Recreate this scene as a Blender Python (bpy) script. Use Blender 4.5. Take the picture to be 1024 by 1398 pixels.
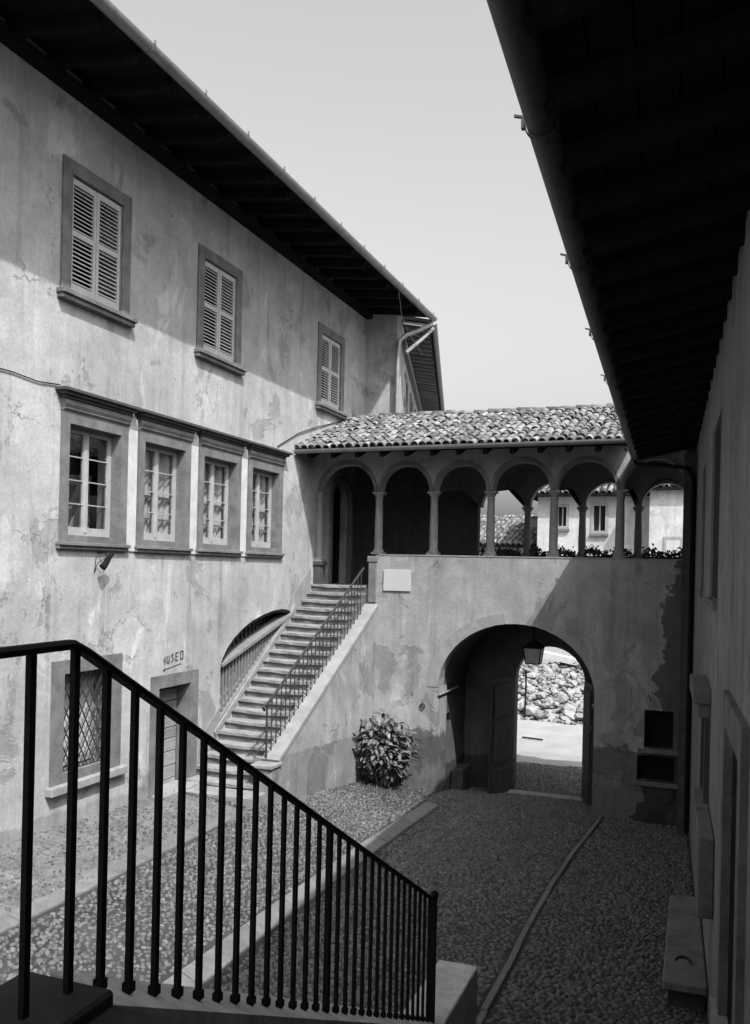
import bpy, math, random
import numpy as np
from mathutils import Vector, Matrix
from mathutils.geometry import tessellate_polygon

random.seed(7); rng = np.random.default_rng(7)
R = math.radians
sc = bpy.context.scene
for o in list(bpy.data.objects): bpy.data.objects.remove(o)
COL = sc.collection

# ------------------------------------------------------------------ camera, sky, sun, exposure
EYE = Vector((0, 0, 4.5)); YAW = math.atan(453 / 1219.0); ROLL = R(1.3)
cam = bpy.data.cameras.new('camera'); camo = bpy.data.objects.new('camera', cam); COL.objects.link(camo)
cam.sensor_fit = 'HORIZONTAL'; cam.sensor_width = 36; cam.lens = 36 * 1219 / 1024.0
cam.shift_y = 78 / 1024.0; cam.clip_end = 2000; cam.clip_start = .05
camo.matrix_world = (Matrix.Translation(EYE) @ Matrix.Rotation(YAW, 4, 'Z')
                     @ Matrix.Rotation(R(90), 4, 'X') @ Matrix.Rotation(ROLL, 4, 'Z'))
sc.camera = camo

SUN = Vector((.58, -.53, 1.0)).normalized()
world = bpy.data.worlds.new('World'); sc.world = world; world.use_nodes = True
wn = world.node_tree.nodes; wl = world.node_tree.links
bg = wn['Background']
sky = wn.new('ShaderNodeTexSky'); sky.sky_type = 'NISHITA'; sky.sun_disc = False
sky.sun_elevation = math.asin(SUN.z); sky.sun_rotation = math.atan2(SUN.x, SUN.y)
sky.air_density = 1.0; sky.dust_density = 7.0; sky.ozone_density = 1.0
bw = wn.new('ShaderNodeVectorMath'); bw.operation = 'DOT_PRODUCT'      # black-and-white film, blue-sensitive
bw.inputs[1].default_value = (.05, .17, .78)
wl.new(sky.outputs[0], bw.inputs[0]); wl.new(bw.outputs['Value'], bg.inputs[0]); bg.inputs[1].default_value = 0.148

sl = bpy.data.lights.new('sun', 'SUN'); sl.energy = 3.2; sl.angle = R(.53); sl.color = (1, 1, 1)
so = bpy.data.objects.new('sun', sl); COL.objects.link(so)
so.rotation_euler = SUN.to_track_quat('Z', 'Y').to_euler(); so.location = (20, -20, 40)
sc.view_settings.view_transform = 'Standard'; sc.view_settings.look = 'None'
sc.view_settings.gamma = 1; sc.view_settings.exposure = 0.95; sc.view_settings.use_curve_mapping = False
sc.render.resolution_x = 750; sc.render.resolution_y = 1024

def proj(p):
    x, y, z = p[0], p[1], p[2] - 4.5
    X = x * math.cos(YAW) + y * math.sin(YAW); D = -x * math.sin(YAW) + y * math.cos(YAW)
    if D < .1: return None
    a, b = X / D, z / D; c, s = math.cos(ROLL), math.sin(ROLL)
    return 512 + 1219 * (a * c + b * s), 777 - 1219 * (-a * s + b * c), D
def in_view(p, m=5):
    q = proj(p); return q and -m < q[0] < 1024 + m and -m < q[1] < 1398 + m

# ------------------------------------------------------------------ materials
class N:
    def __init__(s, name):
        s.m = bpy.data.materials.new(name); s.m.use_nodes = True; s.t = s.m.node_tree
        s.b = s.t.nodes['Principled BSDF']; s.pos = None
    def new(s, k): return s.t.nodes.new(k)
    def P(s, sx=1, sy=1, sz=1):
        if s.pos is None: s.pos = s.new('ShaderNodeNewGeometry')
        mp = s.new('ShaderNodeMapping'); s.t.links.new(s.pos.outputs['Position'], mp.inputs[0])
        mp.inputs['Scale'].default_value = (sx, sy, sz); return mp.outputs[0]
    def noise(s, sc_, det=5, ro=.6, st=(1, 1, 1), dist=0):
        n = s.new('ShaderNodeTexNoise'); s.t.links.new(s.P(*st), n.inputs['Vector'])
        n.inputs['Scale'].default_value = sc_; n.inputs['Detail'].default_value = det
        n.inputs['Roughness'].default_value = ro; n.inputs['Distortion'].default_value = dist
        return n.outputs['Fac']
    def mr(s, v, a, b, c, d, sm=False):
        n = s.new('ShaderNodeMapRange'); s.t.links.new(v, n.inputs[0])
        if sm: n.interpolation_type = 'SMOOTHSTEP'
        for i, x in zip((1, 2, 3, 4), (a, b, c, d)): n.inputs[i].default_value = x
        return n.outputs[0]
    def op(s, k, a, b=None):
        n = s.new('ShaderNodeMath'); n.operation = k
        for i, x in enumerate((a, b)):
            if x is None: continue
            if isinstance(x, (int, float)): n.inputs[i].default_value = x
            else: s.t.links.new(x, n.inputs[i])
        return n.outputs[0]
    def finish(s, v, rough=.85, bump=None, bd=.01, spec=.3, metal=0):
        s.t.links.new(v, s.b.inputs['Base Color'])
        s.b.inputs['Roughness'].default_value = rough; s.b.inputs['Metallic'].default_value = metal
        s.b.inputs['Specular IOR Level'].default_value = spec
        if bump is not None:
            n = s.new('ShaderNodeBump'); s.t.links.new(bump, n.inputs['Height'])
            n.inputs['Distance'].default_value = bd; n.inputs['Strength'].default_value = .8
            s.t.links.new(n.outputs[0], s.b.inputs['Normal'])
        return s.m

def plaster(name, col, dado=None, patch=1.0, damp=None, crack=1.0):
    n = N(name)
    big = n.noise(.35, 4, .6); mid = n.noise(2.2, 7, .68); fine = n.noise(22, 5, .7); grit = n.noise(85, 3, .6)
    pa = n.noise(.8, 9, .66, (1, 1, 1), .5); pl = n.noise(1.1, 9, .70, (1, 1, .5), .7); pd = n.noise(1.7, 9, .7, (1, 1, .8), .3)
    st = n.noise(1.7, 7, .66, (1.8, 1.8, .13)); st2 = n.noise(4.5, 6, .66, (1.8, 1.8, .09)); chip = n.noise(6.5, 7, .72)
    vo = n.new('ShaderNodeTexVoronoi'); vo.feature = 'DISTANCE_TO_EDGE'; vo.inputs['Scale'].default_value = .55
    dn = n.new('ShaderNodeTexNoise'); n.t.links.new(n.P(), dn.inputs['Vector']); dn.inputs['Scale'].default_value = 1.6; dn.inputs['Detail'].default_value = 8; dn.inputs['Roughness'].default_value = .7
    va = n.new('ShaderNodeVectorMath'); va.operation = 'MULTIPLY_ADD'; n.t.links.new(dn.outputs['Color'], va.inputs[0]); va.inputs[1].default_value = (.9, .9, .9); n.t.links.new(n.P(), va.inputs[2])
    n.t.links.new(va.outputs[0], vo.inputs['Vector'])
    ck = n.op('MULTIPLY', n.mr(vo.outputs['Distance'], 0, .007, 1, 0), n.mr(big, .55, .63, 0, 1))
    v = n.op('MULTIPLY', col, n.mr(big, .3, .7, .78, 1.18))
    v = n.op('MULTIPLY', v, n.mr(mid, .28, .72, .80, 1.18))
    v = n.op('MULTIPLY', v, n.mr(fine, .28, .72, .86, 1.13))
    v = n.op('MULTIPLY', v, n.mr(grit, .3, .7, .90, 1.09))
    v = n.op('MULTIPLY', v, n.mr(pa, .57, .60, 1, 1 - .26 * patch))
    v = n.op('MULTIPLY', v, n.mr(pl, .585, .63, 1, 1 + .26 * patch))
    v = n.op('MULTIPLY', v, n.mr(pd, .64, .66, 1, 1 - .30 * patch))
    v = n.op('MULTIPLY', v, n.mr(st, .54, .74, 1, .66))
    v = n.op('MULTIPLY', v, n.mr(st2, .56, .74, 1, .80))
    v = n.op('MULTIPLY', v, n.mr(st, .28, .42, 1.18, 1))
    v = n.op('MULTIPLY', v, n.mr(chip, .685, .70, 1, 1.45))
    v = n.op('MULTIPLY', v, n.op('SUBTRACT', 1.0, n.op('MULTIPLY', ck, .28 * crack)))
    sx = n.new('ShaderNodeSeparateXYZ'); n.t.links.new(n.P(), sx.inputs[0])
    if dado is not None:      # rising damp at the foot of the wall; its level follows the falling ground
        lv = n.op('ADD', n.op('MULTIPLY', sx.outputs[1], dado[1]), dado[0])
        hz = n.op('SUBTRACT', sx.outputs[2], lv)
        hz = n.op('ADD', hz, n.op('MULTIPLY', n.op('SUBTRACT', mid, .5), dado[3]))
        v = n.op('MULTIPLY', v, n.mr(hz, -.02, .03, dado[2], 1))
    if damp is not None:      # ragged damp patch spreading out of the corner
        hx = n.op('ADD', sx.outputs[0], n.op('MULTIPLY', n.op('SUBTRACT', mid, .5), 1.3))
        hx = n.op('SUBTRACT', hx, n.op('MULTIPLY', sx.outputs[2], .12))
        v = n.op('MULTIPLY', v, n.mr(hx, damp - .03, damp + .03, 1, .36))
        v = n.op('MULTIPLY', v, n.mr(n.op('ABSOLUTE', n.op('SUBTRACT', hx, damp - .03)), 0, .04, 1.3, 1))
    h = n.op('ADD', n.op('MULTIPLY', mid, .8), n.op('MULTIPLY', fine, .35))
    h = n.op('ADD', h, n.mr(pa, .57, .60, .3, 0))
    h = n.op('ADD', h, n.mr(chip, .685, .70, 0, -.35))
    h = n.op('SUBTRACT', h, n.op('MULTIPLY', ck, .4))
    return n.finish(v, .95, h, .02, .1)

def simple(name, col, var=.2, s=4, rough=.8, bd=.004, spec=.3, metal=0, st=(1, 1, 1), rnd=0, tone=False, fs=30):
    n = N(name)
    a = n.noise(s, 5, .6, st); f = n.noise(fs, 4, .6, st)
    v = n.op('MULTIPLY', col, n.mr(a, .3, .7, 1 - var, 1 + var))
    v = n.op('MULTIPLY', v, n.mr(f, .3, .7, 1 - var * .5, 1 + var * .5))
    if rnd:
        oi = n.new('ShaderNodeObjectInfo'); v = n.op('MULTIPLY', v, n.mr(oi.outputs['Random'], 0, 1, 1 - rnd, 1 + rnd))
    if tone:
        at = n.new('ShaderNodeAttribute'); at.attribute_name = 'tone'; v = n.op('MULTIPLY', v, at.outputs['Fac'])
    return n.finish(v, rough, n.op('ADD', a, n.op('MULTIPLY', f, .5)), bd, spec, metal)

MT = {}
MT['wall_l'] = plaster('aged_plaster_museum', .315, (1.25, -.04, .74, .35))
MT['wall_b'] = plaster('aged_plaster_gallery', .255, (1.75, -.0457, .42, .9), 1.0, -1.2)
MT['wall_s'] = plaster('aged_plaster_stair', .27, (1.98, -.062, .72, .05))
MT['wall_r'] = plaster('aged_plaster_service', .2, None, .6)
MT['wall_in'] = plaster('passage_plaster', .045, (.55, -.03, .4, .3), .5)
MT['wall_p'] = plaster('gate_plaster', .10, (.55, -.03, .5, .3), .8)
MT['door'] = simple('gate_wood', .035, .35, 3, .7, .004, .2, st=(4, 4, .6))
MT['wall_far'] = plaster('far_plaster', .40, None, .4)
MT['wall_wing'] = plaster('wing_plaster', .27, None, .5)
MT['stone'] = simple('grey_sandstone', .12, .32, 3.2, .92, .01)
MT['column'] = simple('column_stone', .19, .2, 5, .9, .004)
MT['slate'] = simple('dark_slate', .016, .35, 5, .9, .006)
MT['worn'] = simple('worn_granite', .36, .25, 5, .92, .01, fs=18)
MT['stone_l'] = simple('pale_stone', .22, .2, 5, .9, .005)
MT['stone_d'] = simple('dark_stone', .05, .25, 5, .9, .006)
MT['trim'] = simple('arch_trim_plaster', .20, .2, 3, .95, .005)
MT['strip'] = simple('white_plaster_strip', .40, .16, 3, .95, .012, fs=14)
MT['marble'] = simple('white_marble', .36, .06, 2, .6, .001)
MT['tread'] = simple('worn_stair_stone', .20, .22, 4, .9, .012, fs=18)
MT['riser'] = simple('stair_body', .12, .3, 4, .95, .012)
MT['shutter'] = simple('shutter_paint', .36, .08, 6, .7, .001)
MT['sash'] = simple('sash_paint', .27, .12, 6, .7, .001)
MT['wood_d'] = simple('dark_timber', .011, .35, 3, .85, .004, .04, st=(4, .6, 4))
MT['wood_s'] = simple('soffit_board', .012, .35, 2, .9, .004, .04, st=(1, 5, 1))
MT['wood_w'] = simple('weathered_wood', .20, .25, 3, .9, .004, st=(1, 1, 6), rnd=.18)
MT['wood_b'] = simple('baluster_wood', .15, .2, 4, .85, .002)
MT['iron'] = simple('black_iron', .006, .3, 12, .8, .001, .15)
MT['iron_g'] = simple('grey_iron', .025, .3, 14, .7, .001, .4)
MT['zinc'] = simple('old_zinc', .22, .2, 6, .55, .001, .5, .5)
MT['zinc_d'] = simple('dark_zinc', .05, .25, 6, .6, .001, .5, .4)
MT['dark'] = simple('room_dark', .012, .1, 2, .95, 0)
MT['curtain'] = simple('curtain', .42, .12, 3, .95, .004, st=(1, 12, .3))
MT['pane_d'] = None
MT['tile'] = simple('roof_tile', .13, .5, 5, .9, .006, rnd=.5)
MT['tile_s'] = simple('roof_tile_mass', .135, .35, 8, .9, .004, tone=True)
MT['pan'] = simple('roof_pan_tile', .10, .4, 6, .9, .004)
MT['cobble'] = simple('cobble', .085, .2, 20, .75, .002, .35, rnd=.4)
MT['cobble_s'] = simple('cobble_mass', .085, .2, 20, .75, .002, .35, tone=True)
MT['joint'] = simple('joint_earth', .036, .45, 1.3, .98, .012)
MT['grit'] = simple('pale_grit', .125, .35, 2.5, .98, .012)
MT['dust'] = simple('dusty_ground', .25, .14, 1.2, .98, .02, fs=8)
MT['kerb'] = simple('kerb_granite', .13, .2, 6, .9, .006, rnd=.12)
MT['rock'] = simple('rubble_rock', .21, .2, 4, .95, .02, rnd=.25)
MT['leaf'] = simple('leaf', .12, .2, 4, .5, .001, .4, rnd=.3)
MT['leaf_s'] = simple('leaf_inner_shade', .07, .3, 4, .5, .001, .5)  # darker leaf copy: the shrub's inner shade put into the colour; weeds share it
MT['leaf_d'] = simple('planter_leaf', .05, .4, 4, .6, .001, .4)
MT['concrete'] = simple('bare_concrete', .42, .15, 2, .95, .006)
MT['paint'] = simple('painted_letter', .06, .4, 10, .9, 0)
MT['notch_dark'] = simple('notch_black', .02, .3, 10, .9, .002)  # near-black tone for the notch in the bench seat

def glass(name, t=.35, tint=.9):
    n = N(name); nt = n.t; out = nt.nodes['Material Output']
    g = n.new('ShaderNodeBsdfGlossy'); g.inputs['Roughness'].default_value = .04; g.inputs['Color'].default_value = (.9, .9, .9, 1)
    tr = n.new('ShaderNodeBsdfTransparent'); tr.inputs['Color'].default_value = (tint, tint, tint, 1)
    lw_ = n.new('ShaderNodeLayerWeight'); lw_.inputs['Blend'].default_value = .5
    fr = n.mr(n.op('POWER', lw_.outputs['Facing'], 4.0), 0, 1, .05, .9)
    ns = n.noise(2.5, 2, .5); b = n.new('ShaderNodeBump'); b.inputs['Distance'].default_value = .006
    nt.links.new(ns, b.inputs['Height']); nt.links.new(b.outputs[0], g.inputs['Normal'])
    mx = n.new('ShaderNodeMixShader'); nt.links.new(fr, mx.inputs[0])
    nt.links.new(tr.outputs[0], mx.inputs[1]); nt.links.new(g.outputs[0], mx.inputs[2])
    nt.links.new(mx.outputs[0], out.inputs['Surface']); return n.m
MT['glass'] = glass('window_glass'); MT['pane_d'] = glass('old_glass', tint=.8)
n_ = N('lantern_glass'); MT['lglass'] = n_.finish(n_.op('MULTIPLY', .25, n_.mr(n_.noise(9), .3, .7, .7, 1.3)), .4)

# ------------------------------------------------------------------ geometry helpers
def link(o, parent=None):
    COL.objects.link(o)
    if parent is not None:
        o.parent = parent
        if parent.type == 'EMPTY': o.matrix_parent_inverse = Matrix.Translation(-Vector(parent.location))
    return o
def tag(o, label=None, cat=None, group=None, kind=None):
    for k, v in (('label', label), ('category', cat), ('group', group), ('kind', kind)):
        if v: o[k] = v
    return o
def thing(name, loc, label, cat, group=None):
    o = bpy.data.objects.new(name, None); o.location = loc; o.empty_display_size = .2; COL.objects.link(o)
    return tag(o, label, cat, group)

class MB:
    def __init__(s): s.v = []; s.f = []
    def add(s, vs, fs):
        b = len(s.v); s.v += [tuple(p) for p in vs]; s.f += [tuple(i + b for i in f) for f in fs]; return s
    def box(s, x0, x1, y0, y1, z0, z1):
        return s.add([(x0, y0, z0), (x1, y0, z0), (x1, y1, z0), (x0, y1, z0), (x0, y0, z1), (x1, y0, z1), (x1, y1, z1), (x0, y1, z1)],
                     [(0, 3, 2, 1), (4, 5, 6, 7), (0, 1, 5, 4), (1, 2, 6, 5), (2, 3, 7, 6), (3, 0, 4, 7)])
    def bar(s, a, b, w, h, up=(0, 0, 1)):
        a = Vector(a); b = Vector(b); d = (b - a).normalized(); u = Vector(up)
        if abs(d.dot(u)) > .98: u = Vector((0, 1, 0))
        r = d.cross(u).normalized(); u = r.cross(d); r *= w / 2; u *= h / 2
        return s.add([a - r - u, a + r - u, a + r + u, a - r + u, b - r - u, b + r - u, b + r + u, b - r + u],
                     [(0, 1, 2, 3), (7, 6, 5, 4), (0, 4, 5, 1), (1, 5, 6, 2), (2, 6, 7, 3), (3, 7, 4, 0)])
    def tube(s, pts, r, n=8, cap=True):
        pts = [Vector(p) for p in pts]; L = len(pts); vs = []; fs = []; pr = None
        for i, p in enumerate(pts):
            d = (pts[min(i + 1, L - 1)] - pts[max(i - 1, 0)]).normalized()
            u = Vector((0, 0, 1)) if abs(d.z) < .95 else Vector((0, 1, 0))
            if pr is not None and (u - d * u.dot(d)).length > .01: u = pr
            u = (u - d * u.dot(d)).normalized(); pr = u; w = d.cross(u)
            rr = r[i] if isinstance(r, (list, tuple)) else r
            vs += [p + (u * math.cos(2 * math.pi * k / n) + w * math.sin(2 * math.pi * k / n)) * rr for k in range(n)]
        for i in range(L - 1):
            fs += [(i * n + k, i * n + (k + 1) % n, (i + 1) * n + (k + 1) % n, (i + 1) * n + k) for k in range(n)]
        if cap: fs += [tuple(range(n))[::-1], tuple((L - 1) * n + k for k in range(n))]
        return s.add(vs, fs)
    def lathe(s, c, prof, n=16, ang=(0, 2 * math.pi)):
        cx, cy, cz = c; vs = []; fs = []; full = abs(ang[1] - ang[0] - 2 * math.pi) < 1e-6
        for r, z in prof:
            vs += [(cx + r * math.cos(ang[0] + (ang[1] - ang[0]) * k / n), cy + r * math.sin(ang[0] + (ang[1] - ang[0]) * k / n), cz + z) for k in range(n)]
        for i in range(len(prof) - 1):
            fs += [(i * n + k, i * n + (k + 1) % n, (i + 1) * n + (k + 1) % n, (i + 1) * n + k) for k in range(n)]
        fs += [tuple(range(n))[::-1], tuple((len(prof) - 1) * n + k for k in range(n))]
        return s.add(vs, fs)
    def slab(s, outer, holes, f, t0, t1):
        loops = [outer] + list(holes); flat = [p for l in loops for p in l]
        tris = tessellate_polygon([[Vector((p[0], p[1], 0)) for p in l] for l in loops])
        n = len(flat); vs = [f(a, b, t0) for a, b in flat] + [f(a, b, t1) for a, b in flat]
        fs = [tuple(t) for t in tris] + [tuple(i + n for i in t)[::-1] for t in tris]
        o = 0
        for l in loops:
            m = len(l)
            for k in range(m):
                a, b = o + k, o + (k + 1) % m; fs.append((a, b, b + n, a + n))
            o += m
        return s.add(vs, fs)
    def build(s, name, mat, parent=None, smooth=False, bevel=0, label=None):
        me = bpy.data.meshes.new(name); me.from_pydata([tuple(v) for v in s.v], [], s.f)
        me.validate(); 
        import bmesh
        bm = bmesh.new(); bm.from_mesh(me); bmesh.ops.recalc_face_normals(bm, faces=bm.faces)
        if bevel: bmesh.ops.bevel(bm, geom=bm.edges, offset=bevel, segments=1, affect='EDGES')
        bm.to_mesh(me); bm.free()
        if smooth:
            for p in me.polygons: p.use_smooth = True
            try: me.set_sharp_from_angle(angle=R(38))
            except Exception: pass
        me.materials.append(MT[mat] if isinstance(mat, str) else mat)
        o = bpy.data.objects.new(name, me); link(o, parent)
        if label: o['label'] = label
        return o
def inst(name, me, parent, loc, rot=None, scale=None):
    o = bpy.data.objects.new(name, me); link(o, parent)
    M = Matrix.Translation(loc)
    if rot is not None: M = M @ (rot.to_matrix().to_4x4() if hasattr(rot, 'to_matrix') else rot)
    if scale is not None: M = M @ Matrix.Diagonal((*scale, 1))
    o.matrix_basis = M; return o
def rect(a0, a1, b0, b1): return [(a0, b0), (a1, b0), (a1, b1), (a0, b1)]
def archhole(a0, a1, b0, spring, rise, n=18):
    c = (a0 + a1) / 2; h = (a1 - a0) / 2
    return [(a0, b0), (a1, b0)] + [(c + h * math.cos(math.pi * k / n), spring + rise * math.sin(math.pi * k / n)) for k in range(n + 1)]
fx = lambda a, b, t: (t, a, b)          # wall lying along y
fy = lambda a, b, t: (a, t, b)          # wall lying along x
fz = lambda a, b, t: (a, b, t)

# ------------------------------------------------------------------ ground
def A_(y): return .87 if y < 14 else max(0.0, .87 - .087 * (y - 14)) if y < 19.4 else max(0, .40 * (22 - y) / 2.6)
def base_(y):
    if y < 19.4: return .257 - .0457 * max(y, -3)
    if y < 22: return -.63 - .30 * (y - 19.4) / 2.6
    return max(-1.3, -.93 - .004 * (y - 22))
def G(x, y):
    t = min(1, max(0, (-5 - x) / 3.8)); return base_(y) + A_(y) * (1 - (1 - t) ** 2)
def sheet(xs, ys, dz, name, mat, zf=G):
    nx = len(xs); vs = [(x, y, zf(x, y) + dz) for y in ys for x in xs]
    fs = [(j * nx + i, j * nx + i + 1, (j + 1) * nx + i + 1, (j + 1) * nx + i) for j in range(len(ys) - 1) for i in range(nx - 1)]
    m = MB(); m.add(vs, fs); return m.build(name, mat, smooth=True)
xs = [-600, -200, -80, -40, -25, -16] + [-12 + .5 * i for i in range(33)] + [8, 15, 30, 70, 200, 600]
ys = [-200, -60, -20, -8] + [-3 + .5 * i for i in range(56)] + [27, 30, 34, 40, 60, 120, 300, 900]
tag(sheet(xs, ys, -.03, 'ground', 'dust'), kind='structure')
cy = tag(sheet([-8.85 + .3 * i for i in range(32)], [-2 + .3 * i for i in range(91)], -.004, 'courtyard_pavement', 'joint'), kind='structure')

fp = tag(sheet([-8.82 + .1 * i for i in range(18)], [3 + .4 * i for i in range(27)], 0.0, 'footpath', 'grit'), kind='structure')
# cobbles: rounded stones set in the earth
def cob_shape(a, b, h, ph, n=8):
    vs = []
    for rr, z in ((1.0, -.01), (.86, h * .62), (.45, h)):
        for k in range(n):
            t = 2 * math.pi * k / n + ph
            e = 1 + .10 * math.sin(3 * t + ph * 7)
            vs.append((a * rr * e * math.cos(t), b * rr * e * math.sin(t), z))
    fs = [(r * n + k, r * n + (k + 1) % n, (r + 1) * n + (k + 1) % n, (r + 1) * n + k) for r in range(2) for k in range(n)]
    fs.append(tuple(2 * n + k for k in range(n)))
    return np.array(vs), fs
variants = [cob_shape(.031 + .010 * random.random(), .0235 + .008 * random.random(), .016 + .007 * random.random(), random.random()) for _ in range(8)]
strips = {'a': [(-6.9, 5.0), (-7.01, 7.6), (-7.28, 13.25)], 'b': [(-5.15, 4.5), (-5.21, 8.2), (-5.30, 13), (-5.38, 18.35)],
          'c': [(-2.11, 7.5), (-2.11, 9.02), (-2.12, 10.3), (-2.16, 11.8), (-2.18, 13.3), (-2.16, 14.9), (-2.1, 16.75), (-2.0, 18.35), (-1.98, 19.4)]}
def sx_at(k, y):
    p = strips[k]
    if y < p[0][1] - .01 or y > p[-1][1] + .01: return None
    for (x0, y0), (x1, y1) in zip(p, p[1:]):
        if y <= y1 + .01: return x0 + (x1 - x0) * (y - y0) / (y1 - y0)
SW = {'a': .24, 'b': .28, 'c': .10}
def sink(x, y):      # grit lies deeper in hollows and along the wall
    v = .007 * (math.sin(x * 1.9 + 1.3 * math.sin(y * .8)) + math.sin(y * 1.35 + x * .6) + .7 * math.sin(x * 4.1 - y * 3.3)) - .003
    if x < -7.2: v += .005 + .004 * math.sin(y * 2.1)
    if y > 16.8 and x < -5.7: v += .006
    return max(-.002, v)
pts = []
y = 4.6; row = 0
while y < 25.6:
    px = .077; x = -8.75 + (row % 2) * px / 2
    while x < .35:
        X = x + random.uniform(-.026, .026) + .05 * math.sin(y * 2.3) + .03 * math.sin(y * 7.7 + x * 2); Y = y + random.uniform(-.02, .02) + .09 * math.sin(x * 1.7) + .04 * math.sin(x * 5.1); ok = True
        for k, w in SW.items():
            q = sx_at(k, Y)
            if q is not None and abs(X - q) < w / 2 + .035: ok = False
        if X > .47 - .039 * Y: ok = False
        if Y > 19.3 and not (-5.6 < X < -2.2): ok = False
        if Y > 21.9 and not (-5.6 < X < -1.8): ok = False
        if X < -7.1 and Y > 14.3: ok = False
        if X < -8.3 and random.random() < .4: ok = False
        if X < -7.2 and random.random() < .12: ok = False
        if Y > 16.6 and X < -5.6 and random.random() < .35 + .1 * (Y - 16.6): ok = False
        if ok and in_view((X, Y, G(X, Y)), 220): pts.append((X, Y))
        x += px
    y += .057; row += 1
pts = np.array(pts); print('cobbles', len(pts))
d2 = [(p[0] ** 2 + p[1] ** 2 + 18 if in_view((p[0], p[1], G(*p)), 0) else 1e9) for p in pts]
order = np.argsort(d2); near = set(int(i) for i in order[:300])
cmesh = []
for vs, fs in variants:
    m = MB(); m.add(vs, fs); o = m.build('cobble', 'cobble', smooth=True); cmesh.append(o.data); bpy.data.objects.remove(o)
for i in near:
    X, Y = pts[i]; k = random.uniform(.85, 1.2)
    inst('cobble', cmesh[i % 8], cy, (X, Y, G(X, Y) - sink(X, Y)), Matrix.Rotation(random.gauss(0, .5), 4, 'Z'), (k, k, random.uniform(.8, 1.3)))
V = []; F = []; T = []; nb = 0
for i, (X, Y) in enumerate(pts):
    if i in near: continue
    vs, fs = variants[i % 8]; a = random.gauss(.2, .7); k = random.uniform(.68, 1.28)
    if X < -7.2: k *= .85
    c, s = math.cos(a) * k, math.sin(a) * k
    w = np.empty_like(vs); w[:, 0] = vs[:, 0] * c - vs[:, 1] * s + X; w[:, 1] = vs[:, 0] * s + vs[:, 1] * c + Y
    w[:, 2] = vs[:, 2] * random.uniform(.7, 1.25) + G(X, Y) - sink(X, Y)
    V.append(w); F += [tuple(q + nb for q in f) for f in fs]; nb += len(vs)
    T += [min(1.9, max(.35, random.gauss(1, .27)))] * len(vs)
me = bpy.data.meshes.new('cobbles'); me.from_pydata(np.concatenate(V).tolist(), [], F)
at = me.attributes.new('tone', 'FLOAT', 'POINT'); at.data.foreach_set('value', T)
for p in me.polygons: p.use_smooth = True
me.materials.append(MT['cobble_s']); co = bpy.data.objects.new('cobbles', me); link(co, cy); tag(co, kind='stuff')

# stone strips crossing the paving, slab by slab
for k, pl in strips.items():
    ks = MB(); w = SW[k] / 2; root = None; yy = pl[0][1]; first = True
    root = bpy.data.objects.new('kerb', None); root.location = (pl[0][0], pl[0][1], G(*pl[0])); COL.objects.link(root); tag(root, kind='structure')
    while yy < pl[-1][1] - .1:
        L = min(random.uniform(.7, 1.25), pl[-1][1] - yy); y0, y1 = yy + .006, yy + L - .006
        a, b = sx_at(k, y0), sx_at(k, y1); m = MB(); j = random.uniform(-.008, .008)
        hh = {'a': .02, 'b': .024, 'c': .035}[k] + random.uniform(-.006, .006); vs = []
        for (cx, Y) in ((a, y0), (b, y1)):
            for q, zz in ((-w, -.08), (w, -.08), (w - .012, hh), (-w + .012, hh)):
                vs.append((cx + q + j, Y, G(cx + q, Y) + zz))
        m.add(vs, [(0, 1, 2, 3), (7, 6, 5, 4), (0, 4, 5, 1), (1, 5, 6, 2), (2, 6, 7, 3), (3, 7, 4, 0)])
        m.build('kerb_stone', 'kerb', root, bevel=.008); yy += L

# ------------------------------------------------------------------ left: the museum building
XL = -8.8
mus = thing('museum_building', (XL, 10, .5), 'tall plastered palace with louvred shutters above a row of four stone-framed windows', 'building')
UW = [10.41, 14.06, 19.41]; MW = [10.50, 12.365, 14.225, 16.10]
holes = []
for y0 in UW: holes.append(rect(y0 + .205, y0 + 1.415, 8.46, 10.165))
for y0 in MW: holes.append(rect(y0 + .10, y0 + 1.44, 4.86, 6.58))
holes.append(rect(10.62, 11.83, 1.35, 2.92)); holes.append(rect(13.0, 14.2, .30, 2.46))
def zs(y): return 4.12 - .668 * (19.36 - y)
arc = [(15.2, zs(15.2) + .1), (18.42, zs(18.42) - .02), (18.36, 3.42), (18.1, 3.49), (17.83, 3.52), (17.4, 3.50), (16.95, 3.43), (16.48, 3.33), (16.1, 3.2), (15.72, 3.02), (15.45, 2.83), (15.28, 2.65), (15.2, 2.5)]
holes.append(arc)
holes.append(archhole(20.44, 21.81, 4.1, 6.15, .66, 10))
m = MB(); m.slab([(-6, -1), (22.6, -1), (22.6, 12.2), (-6, 12.2)], holes, fx, XL, XL - .45)
m.build('wall', 'wall_l', mus)
MB().box(XL - .45, -7.92, 22.603, 23.0, 4.5, 12.2).build('return_wall', 'wall_l', mus)
# rooms behind the openings
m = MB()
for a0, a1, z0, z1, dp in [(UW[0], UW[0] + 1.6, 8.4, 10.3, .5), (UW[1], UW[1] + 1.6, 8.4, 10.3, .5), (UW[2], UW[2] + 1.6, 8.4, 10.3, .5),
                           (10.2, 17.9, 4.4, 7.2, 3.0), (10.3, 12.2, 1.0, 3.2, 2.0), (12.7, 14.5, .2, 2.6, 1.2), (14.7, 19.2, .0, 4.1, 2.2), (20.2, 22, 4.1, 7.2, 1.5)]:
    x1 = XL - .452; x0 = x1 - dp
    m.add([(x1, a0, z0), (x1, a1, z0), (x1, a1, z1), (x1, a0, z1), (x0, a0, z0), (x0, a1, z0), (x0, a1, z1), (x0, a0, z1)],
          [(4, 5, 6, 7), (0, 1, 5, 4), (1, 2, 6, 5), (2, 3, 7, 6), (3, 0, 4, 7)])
m.build('interior', 'dark', mus)
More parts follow.
